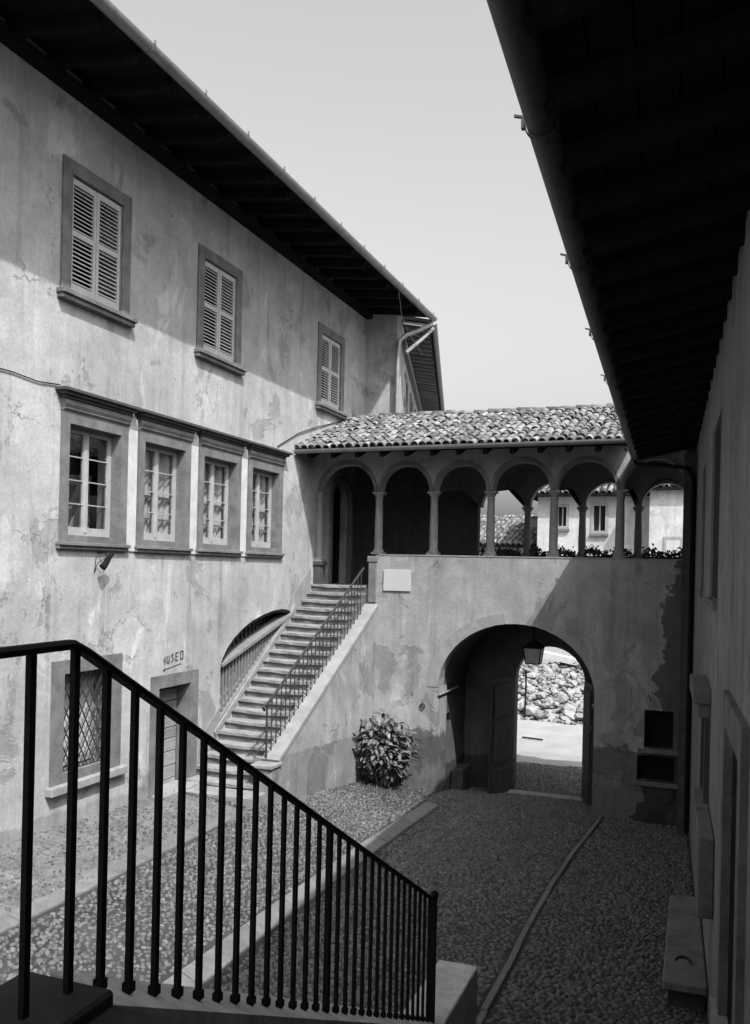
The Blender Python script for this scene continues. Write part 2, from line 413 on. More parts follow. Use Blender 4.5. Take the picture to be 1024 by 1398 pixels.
# upper windows with louvred shutters
sm = MB(); sm.bar((0, -.232, 0), (0, .232, 0), .042, .009, (1, 0, 1.0)); so_ = sm.build('slat', 'shutter'); slat_me = so_.data; bpy.data.objects.remove(so_)
for y0 in UW:
    w = MB().slab(rect(y0, y0 + 1.62, 8.43, 10.36), [rect(y0 + .21, y0 + 1.41, 8.47, 10.16)], fx, XL + .004, XL + .035).build('window', 'stone', mus, bevel=.004)
    m = MB(); m.box(XL, XL + .15, y0 - .07, y0 + 1.69, 8.36, 8.43); m.box(XL, XL + .11, y0 - .05, y0 + 1.67, 8.29, 8.358); m.build('sill', 'stone', w, bevel=.008)
    for s in (0, 1):
        a = y0 + .225 + s * .588; b = a + .582; xs_ = XL - .02 + (.008 if s else 0)
        lf = MB().slab(rect(a, b, 8.49, 10.14), [rect(a + .065, b - .055, 8.60, 9.30), rect(a + .065, b - .055, 9.38, 10.05)], fx, xs_ - .045, xs_).build('shutter', 'shutter', mus, bevel=0)
        for (z0, z1) in ((8.60, 9.30), (9.38, 10.05)):
            n = 11
            for k in range(n):
                inst('slat', slat_me, lf, (xs_ - .022, (a + b) / 2 + .005, z0 + (z1 - z0) * (k + .5) / n))
# mid windows: stone architrave, cushion frieze, cornice, casements
for wi, y0 in enumerate(MW):
    y1 = y0 + 1.55; o0, o1 = y0 + .15, y0 + 1.37
    w = MB().slab(rect(y0, y1, 4.80, 6.70), [rect(o0, o1, 4.90, 6.53)], fx, XL - .2, XL + .05).build('window', 'stone', mus)
    m = MB(); pr = [(.055, 6.70), (.085, 6.73), (.085, 6.74), (.07, 6.745), (.10, 6.80), (.07, 6.868), (.06, 6.875)]
    vs = []
    for yy in (y0 - .01, y1 + .01): vs += [(XL, yy, 6.70)] + [(XL + a, yy, b) for a, b in pr] + [(XL, yy, 6.875)]
    n = len(pr) + 2; m.add(vs, [tuple(range(n)), tuple(range(n, 2 * n))[::-1]] + [(k, (k + 1) % n, n + (k + 1) % n, n + k) for k in range(n)])
    m.build('frieze', 'stone', w)
    m = MB(); m.box(XL, XL + .10, y0 - .04, y1 + .04, 6.877, 6.92); m.box(XL, XL + .15, y0 - .09, y1 + .09, 6.922, 6.965); m.box(XL, XL + .20, y0 - .135, y1 + .135, 6.967, 7.015)
    m.build('cornice', 'stone_d', w, bevel=.006)
    m = MB(); m.box(XL, XL + .10, y0 - .06, y1 + .06, 4.745, 4.798); m.box(XL, XL + .065, y0 - .05, y1 + .05, 4.69, 4.743); m.build('sill', 'stone', w, bevel=.008)
    xc = XL - .14
    sash = MB().slab(rect(o0, o1, 4.90, 6.53), [rect(o0 + .09, (o0 + o1) / 2 - .06, 5.03, 6.44), rect((o0 + o1) / 2 + .06, o1 - .09, 5.03, 6.44)], fx, xc - .05, xc).build('sash', 'sash', mus)
    MB().box(xc - .01, xc + .012, (o0 + o1) / 2 - .03, (o0 + o1) / 2 + .03, 4.95, 6.5).build('mullion', 'sash', sash, bevel=.006)
    for c0, c1 in ((o0 + .09, (o0 + o1) / 2 - .06), ((o0 + o1) / 2 + .06, o1 - .09)):
        zz = [5.03 + 1.41 * k / 4 for k in range(5)]
        for k in (1, 2, 3): MB().box(xc - .04, xc - .008, c0, c1, zz[k] - .008, zz[k] + .008).build('glazing_bar', 'sash', sash)
        for k in range(4):
            MB().box(xc - .03, xc - .026, c0 + .001, c1 - .001, zz[k] + .012, zz[k + 1] - .012).build('pane', 'glass' if wi else 'pane_d', sash)
    if wi:
        m = MB(); n = 40; vs = []
        for k in range(n + 1):
            yy = o0 + .02 + (o1 - o0 - .04) * k / n; dx = .025 * math.sin(k * 1.15 + wi) + .012 * math.sin(k * .37)
            vs += [(xc - .14 + dx, yy, 4.9), (xc - .14 + dx, yy, 6.52)]
        m.add(vs, [(2 * k, 2 * k + 2, 2 * k + 3, 2 * k + 1) for k in range(n)])
        m.build('curtain', 'curtain', mus, smooth=True)
        m = MB(); m.box(xc - .10, xc - .07, o0 + .05, o1 - .05, 5.62, 5.68); m.box(xc - .10, xc - .07, o0 + .05, o1 - .05, 5.25, 5.29); m.build('curtain_rail', 'sash', mus)
    else:
        m = MB(); m.bar((xc - .5, 11.25, 4.9), (xc - .5, 11.9, 6.1), .05, .05); m.bar((xc - .5, 11.35, 4.7), (xc - .5, 12.0, 5.9), .03, .05); m.bar((xc - .5, 11.2, 5.75), (xc - .5, 11.9, 5.75), .03, .04)
        m.build('pale_bars', 'curtain', mus); MB().box(xc - .62, xc - .58, 11.3, 12.1, 4.6, 5.9).build('pale_board', 'curtain', mus)  # pale bars and board put in for the diagonals in the panes
# pale plaster strips between the four windows
for y0 in MW[1:]: 
    MB().box(XL, XL + .022, y0 - .285, y0 - .03, 4.70, 6.86).build('plaster_strip', 'strip', mus)
# ground floor window with lattice
w = MB().slab(rect(10.42, 12.05, 1.26, 3.06), [rect(10.68, 11.77, 1.40, 2.86)], fx, XL - .22, XL + .03).build('window', 'stone', mus)
MB().box(XL, XL + .13, 10.34, 12.12, 1.13, 1.258).build('sill', 'stone_l', w, bevel=.012)
gr = MB().box(XL - .06, XL - .045, 10.68, 11.77, 1.40, 1.415).build('lattice_grille', 'iron_g', mus)
def clipl(y, z, dy, dz):
    t0, t1 = -9, 9
    for p, d, a, b in ((y, dy, 10.68, 11.77), (z, dz, 1.41, 2.86)):
        u, v = (a - p) / d, (b - p) / d; u, v = min(u, v), max(u, v); t0 = max(t0, u); t1 = min(t1, v)
    return t0, t1
for s in (1, -1):
    for k in range(-4, 14):
        y, z = 10.68 + .175 * k, 1.40 if s > 0 else 2.86; dy, dz = .5, .866 * s
        t0, t1 = clipl(y, z, dy, dz)
        if t1 - t0 > .1:
            x = XL - (.05 if s > 0 else .065)
            MB().bar((x, y + dy * t0, z + dz * t0), (x, y + dy * t1, z + dz * t1), .02, .012, (1, 0, 0)).build('lattice_bar', 'iron_g', gr)
m = MB(); m.box(XL - .34, XL - .3, 10.68, 11.77, 1.4, 2.86); bk = m.build('casement', 'sash', mus, label='grey wooden casement behind the iron lattice')
for a in (10.75, 11.26): MB().box(XL - .298, XL - .292, a, a + .44, 1.5, 2.78).build('pane', 'curtain', bk)
# door with horizontal boards
w = MB().slab([(12.88, .42), (13.10, .42), (13.10, 2.36), (14.10, 2.36), (14.10, .42), (14.36, .42), (14.36, 2.58), (12.88, 2.58)], [], fx, XL - .25, XL + .035).build('door_frame', 'stone', mus)
dr = MB().box(XL - .32, XL - .28, 13.1, 14.1, .40, 2.36).build('door', 'wood_d', mus)
zz = .42
while zz < 2.3:
    h = min(random.uniform(.2, .26), 2.36 - zz); MB().box(XL - .28, XL - .25, 13.11, 14.09, zz + .008, zz + h - .008).build('plank', 'wood_w', dr, bevel=.006); zz += h
MB().box(XL - .3, XL + .25, 12.95, 14.25, .25, G(XL, 13.6) + .05).build('threshold', 'stone_l', mus, bevel=.01)
# lettering MUSEO with a worn M and a small arrow
m = MB(); yb, zb = 13.2, 2.75; lw = .028; ch = .17
def stroke(a, b): m.bar((XL + .003, yb + a[0], zb + a[1] * .8 + .10 * a[0]), (XL + .003, yb + b[0], zb + b[1] * .8 + .10 * b[0]), lw, .004, (1, 0, 0))
L = {'M': [((.06, .06), (.06, .12)), ((.095, 0), (.1, .17))], 'U': [((.16, .17), (.16, .02)), ((.16, .02), (.22, .0)), ((.22, .0), (.23, .17))],
     'S': [((.36, .17), (.30, .15)), ((.30, .15), (.36, .05)), ((.36, .05), (.29, .0))], 'E': [((.43, 0), (.43, .17)), ((.43, .17), (.50, .17)), ((.43, .09), (.49, .09)), ((.43, 0), (.50, 0))],
     'O': [((.58, .0), (.58, .17)), ((.58, .17), (.66, .17)), ((.66, .17), (.66, 0)), ((.66, 0), (.58, 0))]}
for c in L.values():
    for a, b in c: stroke(a, b)
lw = .016; stroke((.05, -.12), (.6, -.10)); stroke((.05, -.12), (.12, -.08)); stroke((.05, -.12), (.1, -.16))
m.build('painted_lettering', 'paint', mus, label='worn painted word MUSEO with an arrow beneath')
# arched opening over the cellar stair with wooden balustrades
bal = MB().bar((XL - .06, 15.2, zs(15.2) + .13), (XL - .06, 18.4, zs(18.4) + .06), .12, .07).build('balustrade', 'wood_b', mus)
MB().add(*(lambda b: (b.v, b.f))(MB().bar((XL - .10, 15.2, 2.56), (XL - .10, 18.3, 3.44), .30, .06))).build('rail', 'wood_b', bal)
k = 0; yy = 15.27
while yy < 18.1:
    zt = 2.56 + .88 / 3.1 * (yy - 15.2); zb_ = zs(yy) + .12
    if zt - zb_ > .08: MB().box(XL - .075, XL - .035, yy - .016, yy + .016, zb_, zt).build('baluster', 'wood_b', bal)
    yy += .125
yy = 15.4
b2 = MB().bar((XL - .4, 15.2, 2.35), (XL - .4, 18.3, 3.25), .08, .05).build('inner_balustrade', 'wood_d', mus)
while yy < 18.2:
    MB().box(XL - .42, XL - .38, yy - .02, yy + .02, 2.35 + .29 * (yy - 15.2), 3.6).build('baluster', 'wood_b', b2); yy += .17
m = MB(); cc = arc[2:]
for (a, b), (c, d) in zip(cc, cc[1:]): m.add([(XL + .012, a, b), (XL + .012, c, d), (XL + .012, c + (0), d + .05), (XL + .012, a, b + .05), (XL - .06, a, b), (XL - .06, c, d), (XL - .06, c, d + .05), (XL - .06, a, b + .05)], [(0, 1, 2, 3), (0, 4, 5, 1), (3, 2, 6, 7), (4, 7, 6, 5)])
m.build('arch_band', 'wood_d', mus)
# gallery door at the head of the stair
m = MB(); oh = archhole(20.36, 21.89, 4.14, 6.15, .74, 10)[2:]; ih = archhole(20.5, 21.75, 4.14, 6.15, .6, 10)[2:]
dw = MB().slab([(20.36, 4.14)] + oh[::-1][:0] + [(20.36, 6.15)] + oh[::-1][1:] + [(21.89, 4.14), (21.75, 4.14)] + ih + [(20.5, 4.14)], [], fx, XL - .1, XL + .04).build('door_frame', 'stone', mus)
dd = MB().box(XL - .34, XL - .3, 20.5, 21.75, 4.14, 6.7).build('door', 'wood_d', mus)
for a in (20.56, 21.16):
    for z0, z1 in ((4.3, 4.9), (5.0, 5.6), (5.7, 6.5)): MB().box(XL - .3, XL - .28, a, a + .5, z0, z1).build('panel', 'wood_d', dd, bevel=.01)
# eaves, roof and gutter
def lz(x): return 11.44 + (-7.3 - x) * .12
m = MB(); 
m.add([(-7.25, -8, lz(-7.25)), (-7.25, 23.45, lz(-7.25)), (-15, 23.45, lz(-15)), (-15, -8, lz(-15)), (-7.25, -8, lz(-7.25) + .10), (-7.25, 23.45, lz(-7.25) + .10), (-15, 23.45, lz(-15) + .10), (-15, -8, lz(-15) + .10)],
      [(0, 1, 2, 3), (4, 7, 6, 5), (0, 4, 5, 1), (1, 5, 6, 2), (2, 6, 7, 3), (3, 7, 4, 0)])
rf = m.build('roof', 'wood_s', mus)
MB().box(XL + .002, XL + .17, -6, 22.6, 11.27, lz(XL) - .19).build('added_eave_beam', 'wood_d', rf)  # added dark beam standing in for the dark zone under the eave
yy = -5.5
while yy < 23.3:
    MB().bar((-8.82, yy, lz(-8.82) - .105), (-7.36, yy, lz(-7.36) - .09), .12, .19).build('rafter', 'wood_d', rf); yy += .78
# cover tile ends at the eave
def tile_mesh(name, mat, L=.42, r0=.090, r1=.072, n=6, th=.014):
    m = MB(); vs = []
    for (yy, rr) in ((0, r0), (L, r1)):
        for q in (rr, rr - th):
            vs += [(q * math.cos(math.pi * k / n), yy, q * math.sin(math.pi * k / n)) for k in range(n + 1)]
    k1 = n + 1; fs = []
    for k in range(n): fs += [(k, k + 1, 2 * k1 + k + 1, 2 * k1 + k), (k1 + k, 3 * k1 + k, 3 * k1 + k + 1, k1 + k + 1), (k, k1 + k, k1 + k + 1, k + 1)]
    m.add(vs, fs); o = m.build(name, mat, smooth=True); d = o.data; bpy.data.objects.remove(o); return d
tm = tile_mesh('roof_tile', 'tile')
def tiles_stuff(name, items, parent, mat='tile_s'):
    src = np.array([v.co for v in tm.vertices]); fs = [tuple(p.vertices) for p in tm.polygons]; V = []; F = []; T = []; nb = 0
    for M in items:
        A = np.array(M); w = src @ A[:3, :3].T + A[:3, 3]; V.append(w); F += [tuple(q + nb for q in f) for f in fs]; nb += len(src)
        T += [random.choice([.45, .65, .8, 1, 1, 1.2, 1.5]) * random.uniform(.85, 1.15)] * len(src)
    me = bpy.data.meshes.new(name); me.from_pydata(np.concatenate(V).tolist(), [], F); at = me.attributes.new('tone', 'FLOAT', 'POINT'); at.data.foreach_set('value', T)
    for p in me.polygons: p.use_smooth = True
    me.materials.append(MT[mat]); o = bpy.data.objects.new(name, me); link(o, parent); tag(o, kind='stuff'); return o
its = []; yy = 4.0
while yy < 23.5:
    for r in range(3):
        x = -7.22 - r * .33; its.append(Matrix.Translation((x, yy + random.uniform(-.02, .02), 11.46 + r * .10)) @ Matrix.Rotation(R(90), 4, 'Z') @ Matrix.Rotation(math.atan(.3), 4, 'X'))
    yy += .21
tiles_stuff('roof_tiles', its, rf)
def half_gutter(p0, p1, r, n=8, th=.006):
    p0, p1 = Vector(p0), Vector(p1); d = (p1 - p0).normalized(); w = d.cross(Vector((0, 0, 1))).normalized(); m = MB(); vs = []
    for p in (p0, p1):
        for q in (r, r - th): vs += [p + w * q * math.cos(math.pi * k / n) - Vector((0, 0, 1)) * q * math.sin(math.pi * k / n) for k in range(n + 1)]
    k1 = n + 1; fs = []
    for k in range(n): fs += [(k, k + 1, 2 * k1 + k + 1, 2 * k1 + k), (k1 + k, 3 * k1 + k, 3 * k1 + k + 1, k1 + k + 1), (k, k1 + k, k1 + k + 1, k + 1), (2 * k1 + k, 2 * k1 + k + 1, 3 * k1 + k + 1, 3 * k1 + k)]
    fs += [(0, 2 * k1, 3 * k1, k1), (n, k1 + n, 3 * k1 + n, 2 * k1 + n)]
    return m.add(vs, fs)
gl = half_gutter((-7.17, -7, 11.50), (-7.17, 23.5, 11.42), .095).build('gutter', 'zinc', mus, smooth=True)
yy = 1.0
while yy < 23.4:
    zg = 11.50 - .08 * (yy + 7) / 30.5
    m = half_gutter((-7.17, yy, zg), (-7.17, yy + .03, zg), .103); m.box(-7.075, -7.055, yy, yy + .03, zg - .01, zg + .05); m.build('bracket', 'zinc', gl); yy += 1.3
MB().tube([(-7.19, 23.4, 11.36), (-7.22, 23.38, 11.22), (-7.45, 23.0, 10.98), (-7.66, 22.62, 10.78), (-7.8, 22.46, 10.6), (-7.83, 22.44, 10.2), (-7.83, 22.45, 8.5)], .06, 10).build('downpipe', 'zinc', mus, smooth=True)
MB().tube([(-7.25, 23.7, 11.2), (-7.4, 23.2, 10.8), (-7.66, 22.6, 10.3)], .05, 8).build('downpipe', 'zinc', mus, smooth=True)

cb = MB().tube([(XL + .02, 4 + .5 * i, 7.05 + .03 * math.sin(i * 1.3) - .004 * i) for i in range(13)] + [(XL + .02, 10.44, 7.05)], .009, 6).build('wall_cable', 'iron')
tag(cb, 'thin dark cable running along the plaster to the first stone window', 'cable')
cb = MB().tube([(-7.2, 20.6, 11.3), (-7.35, 21.3, 10.9), (-7.45, 22.2, 10.7), (-7.5, 23.6, 10.45)], .006, 5).build('wall_cable', 'zinc')
tag(cb, 'pale overhead wire slanting past the downpipe at the palace corner', 'cable')
cb = MB().tube([(XL + .02, 17.4, 7.12), (XL + .03, 18.4, 7.55), (XL + .03, 19.4, 7.85), (XL + .02, 20.4, 8.1), (XL + .02, 21.6, 8.42), (XL + .03, 22.5, 8.6)], .012, 5).build('wall_cable', 'iron_g')
tag(cb, 'sagging cable on the plaster just above the tiled gallery roof', 'cable')
# little spotlight under the first window
sp = thing('spotlight', (XL, 11.4, 4.6), 'small dark spotlight on a bracket below the first stone window sill', 'lamp')
MB().tube([(XL, 11.4, 4.66), (XL + .12, 11.42, 4.66), (XL + .2, 11.42, 4.58)], .012, 6).build('bracket', 'iron', sp)
m = MB(); m.tube([(XL + .23, 11.47, 4.66), (XL + .20, 11.42, 4.58), (XL + .16, 11.36, 4.46), (XL + .15, 11.33, 4.43)], [.025, .04, .055, .058], 10); m.build('housing', 'iron', sp, smooth=True)
MB().tube([(XL + .2, 11.42, 4.6), (XL + .05, 11.34, 4.5), (XL + .01, 11.32, 4.35), (XL + .01, 11.36, 4.6)], .006, 5).build('wire', 'iron', sp)

# ------------------------------------------------------------------ wing that bends away behind the gallery
wg = thing('street_wing', (-7.92, 23, 4), 'narrow glimpse of a far wing with deep raftered eaves behind the palace corner', 'building')
t15 = R(15); dv = Vector((-math.sin(t15), math.cos(t15), 0)); nv = Vector((math.cos(t15), math.sin(t15), 0)); P0 = Vector((-7.95, 23.05, 0))
fw = lambda a, b, t: tuple(P0 + dv * a + nv * t + Vector((0, 0, b)))
MB().slab(rect(0, 22, 0, 11.3), [rect(1.7, 2.6, 8.0, 10.0), rect(4.6, 5.5, 8.0, 10.0), rect(7.5, 8.4, 8.0, 10.0)], fw, 0, -.4).build('wall', 'wall_wing', wg)
for a in (1.7, 4.6, 7.5):
    w = MB().slab(rect(a - .2, a + 1.1, 7.8, 10.2), [rect(a, a + .9, 8, 10)], fw, -.002, .05).build('window', 'stone', wg)
    MB().slab(rect(a, a + .9, 8, 10), [], fw, -.3, -.25).build('pane', 'dark', w)
MB().slab(rect(.02, 22, 10.62, 10.85), [], fw, 0, .12).build('cornice', 'stone', wg)
r_ = MB().slab(rect(.6, 22, 0, .1), [], lambda a, b, t: tuple(P0 + dv * a + nv * t + Vector((0, 0, 11.4 + b + (.75 - t) * .15))), -4, .78).build('roof', 'wood_s', wg)
a = .7
while a < 21:
    m = MB(); m.bar(P0 + dv * a + nv * 0 + Vector((0, 0, 11.45)), P0 + dv * a + nv * .72 + Vector((0, 0, 11.34)), .09, .1); m.build('rafter', 'wood_w', r_); a += .55
half_gutter(P0 + dv * .6 + nv * .86 + Vector((0, 0, 11.42)), P0 + dv * 22 + nv * .86 + Vector((0, 0, 11.40)), .08).build('gutter', 'zinc', wg, smooth=True)

# ------------------------------------------------------------------ the gallery over the gateway
YB = 19.4
gal = thing('gallery_building', (-3.9, YB, -.6), 'columned loggia with tiled roof over a vaulted gateway in a plastered wall', 'building')
fb = lambda a, b, t: (a, t, b)
arch = archhole(-5.62, -2.18, -1.3, 1.87, 1.5, 24)
nic = [rect(-1.15, -.58, .90, 1.70), rect(-1.28, -.55, .22, .75)]
MB().slab([(-7.2, -1.2), (-5.62, -1.2)] + [(-5.62, 1.87)] + arch[2:][::-1][1:] + [(-2.18, -1.2), (.2, -1.2), (.2, 4.82), (-7.2, 4.82)], nic, fb, YB, YB + .42).build('wall', 'wall_b', gal)
MB().box(-8.795, -7.2, YB + .05, YB + .42, -1, 4.05).build('stair_head_wall', 'wall_s', gal)
# trim band round the gate arch
ou = archhole(-5.62 - .26, -2.18 + .26, 0, 1.87, 1.5 + .24, 24)[2:]; inn = archhole(-5.62, -2.18, 0, 1.87, 1.5, 24)[2:]
MB().slab(ou[13:] + inn[13:][::-1], [], fb, YB - .012, YB + .02).build('arch_band', 'trim', gal)
for x0, x1, e in ((-5.62, -5.585, .02), (-2.215, -2.18, -.02)):
    m = MB(); m.box(x0, x1, YB - .012, YB + 1.6, 1.655, 1.685); m.box(min(x0, x0 + e), max(x1, x1 + e), YB - .03, YB + 1.65, 1.687, 1.715); m.build('impost', 'trim', gal, bevel=.006)
for (x0, x1, z0, z1) in ((-1.15, -.58, .90, 1.70), (-1.28, -.55, .22, .75)):
    MB().box(x0, x1, YB + .25, YB + .3, z0, z1).build('niche_back', 'wood_d', gal)
    MB().box(x0 - .12, x1 + .1, YB - .05, YB + .2, z0 - .1, z0 - .003).build('sill', 'stone', gal, bevel=.01)
# passage: side walls, vault, end wall with doorway and open leaves
YE = 22.0
MB().box(-5.9, -5.62, YB + .423, 20.12, -1.3, 1.87).build('jamb', 'wall_b', gal)
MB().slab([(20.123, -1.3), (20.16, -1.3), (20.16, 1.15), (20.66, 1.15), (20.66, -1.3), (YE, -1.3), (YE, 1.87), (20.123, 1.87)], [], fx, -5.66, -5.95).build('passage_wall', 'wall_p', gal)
MB().box(-5.86, -5.80, 20.16, 20.66, -1.1, 1.15).build('side_door', 'door', gal)
MB().box(-5.66, -5.36, 20.75, 21.6, -1.2, -.25).build('stone_seat', 'wall_p', gal, bevel=.03)
MB().slab(rect(YB + .42, YE, -1.3, 1.87), [], fx, -2.18, -1.9).build('passage_wall', 'wall_p', gal)
m = MB(); q = archhole(-5.62, -2.18, 0, 1.87, 1.5, 24)[2:]; n = len(q)
m.add([(a, YB + .42, b) for a, b in q] + [(a, YE, b) for a, b in q] + [(-1.9, YB + .42, 1.87), (-1.9, YB + .42, 3.95), (-5.9, YB + .42, 3.95), (-5.9, YB + .42, 1.87), (-1.9, YE, 1.87), (-1.9, YE, 3.95), (-5.9, YE, 3.95), (-5.9, YE, 1.87)],
      [(k, k + 1, n + k + 1, n + k) for k in range(n - 1)] + [(2 * n + 1, 2 * n + 2, 2 * n + 6, 2 * n + 5)])
m.build('vault', 'wall_p', gal, smooth=True)
ex = archhole(-4.40, -2.70, -1.3, 1.84, .86, 16)
MB().slab([(-8.79, -1.3), (-4.40, -1.3), (-4.40, 1.84)] + ex[2:][::-1][1:] + [(-2.70, -1.3), (.2, -1.3), (.2, 4.0), (-8.79, 4.0)], [], fb, YE, YE + .4).build('outer_wall', 'wall_p', gal)
def leaf(h, e, nm):
    h, e = Vector(h), Vector(e); d = (e - h); Lh = d.length; d.normalize(); nn = Vector((d.y, -d.x, 0)); f = lambda a, b, t: tuple(h + d * a + nn * t + Vector((0, 0, b)))
    o = MB().slab([(0, -.9), (Lh, -.9), (Lh, 2.0), (0, 1.9)], [], f, -.03, .03).build('door', 'door', gal)
    for z0, z1 in ((-.85, -.25), (-.1, .9), (1.0, 1.8)):
        for t in (.031, -.061): MB().slab(rect(.1, Lh - .1, z0, z1), [], f, t, t + .03).build('panel', 'door', o, bevel=.01)
leaf((-4.42, 21.95, 0), (-4.76, 20.95, 0), 'l'); leaf((-2.68, 21.95, 0), (-2.36, 20.85, 0), 'r')
MB().box(-4.45, -2.65, 21.5, 21.85, -1.1, G(-3.5, 21.7) + .05).build('threshold', 'stone_l', gal, bevel=.015)
# gallery floor
MB().box(-8.79, .2, YB + .43, YE + .4, 3.96, 4.11).build('gallery_floor', 'stone', gal)
# parapet cap and end pier
m = MB(); m.box(-7.36, -7.17, YB - .04, YB + .4, 3.72, 4.66); m.box(-7.39, -7.15, YB - .06, YB + .42, 4.662, 4.80); m.build('parapet_pier', 'stone', gal, bevel=.012)
MB().box(-7.14, .2, YB - .012, YB + .44, 4.822, 4.85).build('parapet_cap', 'trim', gal)
# columns
def column(x, y, z0, z1, r, half=False):
    H = z1 - z0; c = MB().lathe((x, y, z0), [(r * 1.0, .13), (r * 1.02, H * .3), (r * .97, H * .55), (r * .84, H - .2)], 18).build('column', 'column', gal, smooth=True)
    m = MB(); m.box(x - r * 1.4, x + r * 1.4, y - r * 1.4, y + r * 1.4, z0, z0 + .05); m.lathe((x, y, z0), [(r * 1.36, .051), (r * 1.4, .07), (r * 1.3, .09), (r * 1.12, .1), (r * 1.16, .115), (r * 1.02, .131)], 18); m.build('base', 'column', c, smooth=True)
    m = MB(); m.lathe((x, y, z1), [(r * .85, -.2), (r * .98, -.19), (r * .98, -.17), (r * .86, -.165), (r * .88, -.12), (r * 1.05, -.105), (r * 1.28, -.06), (r * 1.3, -.05)], 18); m.box(x - r * 1.38, x + r * 1.38, y - r * 1.38, y + r * 1.38, z1 - .049, z1); m.build('capital', 'column', c, smooth=True)
CX = [-8.74, -7.21, -5.87, -4.55, -3.15, -1.75]; YC = 19.6
for x in CX: column(x, YC, 4.85 if x > -8 else 4.66, 6.30, .095)
m = MB(); m.box(-8.795, -8.62, YC - .16, YC + .16, 4.1, 4.56); m.box(-8.795, -8.58, YC - .19, YC + .19, 4.562, 4.655); m.build('pedestal', 'stone_d', gal, bevel=.01)
def arcade(xs_, z_sp, ztop, y0, y1, nm, rf_=None, x_end0=None, x_end1=None, solid=()):
    hl = []; bot = []
    out = [(xs_[0] - (.12 if x_end0 is None else 0), ztop)] ; pts_ = []
    for i, (a, b) in enumerate(zip(xs_, xs_[1:])):
        h = (b - a) / 2 - .075; c = (a + b) / 2
        pts_ += [(c - h * math.cos(math.pi * k / 16), z_sp + (min(h, .64)) * math.sin(math.pi * k / 16)) for k in range(17)]
    L0, L1 = xs_[0] - .06, xs_[-1] + .06
    return MB().slab([(L0, z_sp)] + pts_ + [(L1, z_sp), (L1, ztop), (L0, ztop)], [], fb, y0, y1).build(nm, 'wall_b', gal)
FX = CX + [-.34]
arcade(FX, 6.302, 7.5, YC - .14, YC + .14, 'arcade_wall')
for a, b in zip(FX, FX[1:]):      # arch mouldings
    h = (b - a) / 2 - .075; c = (a + b) / 2; hv = min(h, .64)
    o_ = [(c - (h + .075) * math.cos(math.pi * k / 20), 6.303 + (hv + .09) * math.sin(math.pi * k / 20)) for k in range(21)]
    i_ = [(c - h * math.cos(math.pi * k / 20), 6.303 + hv * math.sin(math.pi * k / 20)) for k in range(21)]
    MB().slab(o_ + i_[::-1], [], fb, YC - .175, YC - .135).build('arch_moulding', 'stone', gal)
BX = [-5.42, -4.20, -2.86, -1.55, -.30]; YR = 22.1
for x in BX[1:-1]: column(x, YR, 4.9, 6.12, .09)
arcade(BX, 6.12, 7.6, YR - .13, YR + .13, 'arcade_wall')
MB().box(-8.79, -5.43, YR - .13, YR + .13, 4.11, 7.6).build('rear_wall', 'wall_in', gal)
MB().box(-5.43, .2, YR - .15, YR + .15, 4.11, 4.88).build('rear_parapet', 'wall_b', gal)
for a, b, a2, b2 in zip(FX[2:], FX[3:], BX, BX[1:]):       # cross vault webs
    m = MB(); vs = []; n = 14
    for (p, q, yy, zz) in ((a, b, YC + .14, 6.302), ((a + a2) / 2, (b + b2) / 2, (YC + YR) / 2, 6.45), (a2, b2, YR - .13, 6.12)):
        h = (q - p) / 2 - .07; c = (p + q) / 2; vs += [(c - h * math.cos(math.pi * k / n), yy, zz + .62 * math.sin(math.pi * k / n)) for k in range(n + 1)]
    m.add(vs, [(r * (n + 1) + k, r * (n + 1) + k + 1, (r + 1) * (n + 1) + k + 1, (r + 1) * (n + 1) + k) for r in range(2) for k in range(n)])
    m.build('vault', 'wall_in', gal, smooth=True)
MB().box(-8.79, -.1, YC + .15, YR - .14, 7.2, 7.26).build('gallery_ceiling', 'wood_s', gal)
MB().box(-.44, .1, YC - .2, YR + .2, 3.9, 7.2).build('end_pier', 'stone_d', gal)
MB().box(-.46, -.12, 18.55, YB - .003, -1.2, 6.9).build('corner_pier', 'stone_d', gal)
# roof of the gallery
def rz(y): return 7.12 + .355 * (y - 18.2)
XR0, XR1 = -8.78, -1.46
m = MB(); m.slab([(18.34, rz(18.34) - .02), (21.8, rz(21.8) - .02), (24.0, rz(21.8) - .95), (24.0, rz(21.8) - 1.03), (21.8, rz(21.8) - .1), (18.34, rz(18.34) - .1)], [], fx, XR0, XR1)
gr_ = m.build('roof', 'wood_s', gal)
MB().box(XR1 + .002, .1, 19.76, 22.2, 7.27, 7.40).build('roof_filling', 'wood_s', gal)
yy = -8.5
while yy < -1.5:
    MB().bar((yy, 18.42, rz(18.42) - .17), (yy, YC - .13, rz(YC - .13) - .17), .1, .12).build('rafter', 'wood_d', gr_); yy += .58
half_gutter((-8.78, 18.27, 7.15), (-1.40, 18.27, 7.19), .085).build('gutter', 'zinc', gal, smooth=True)
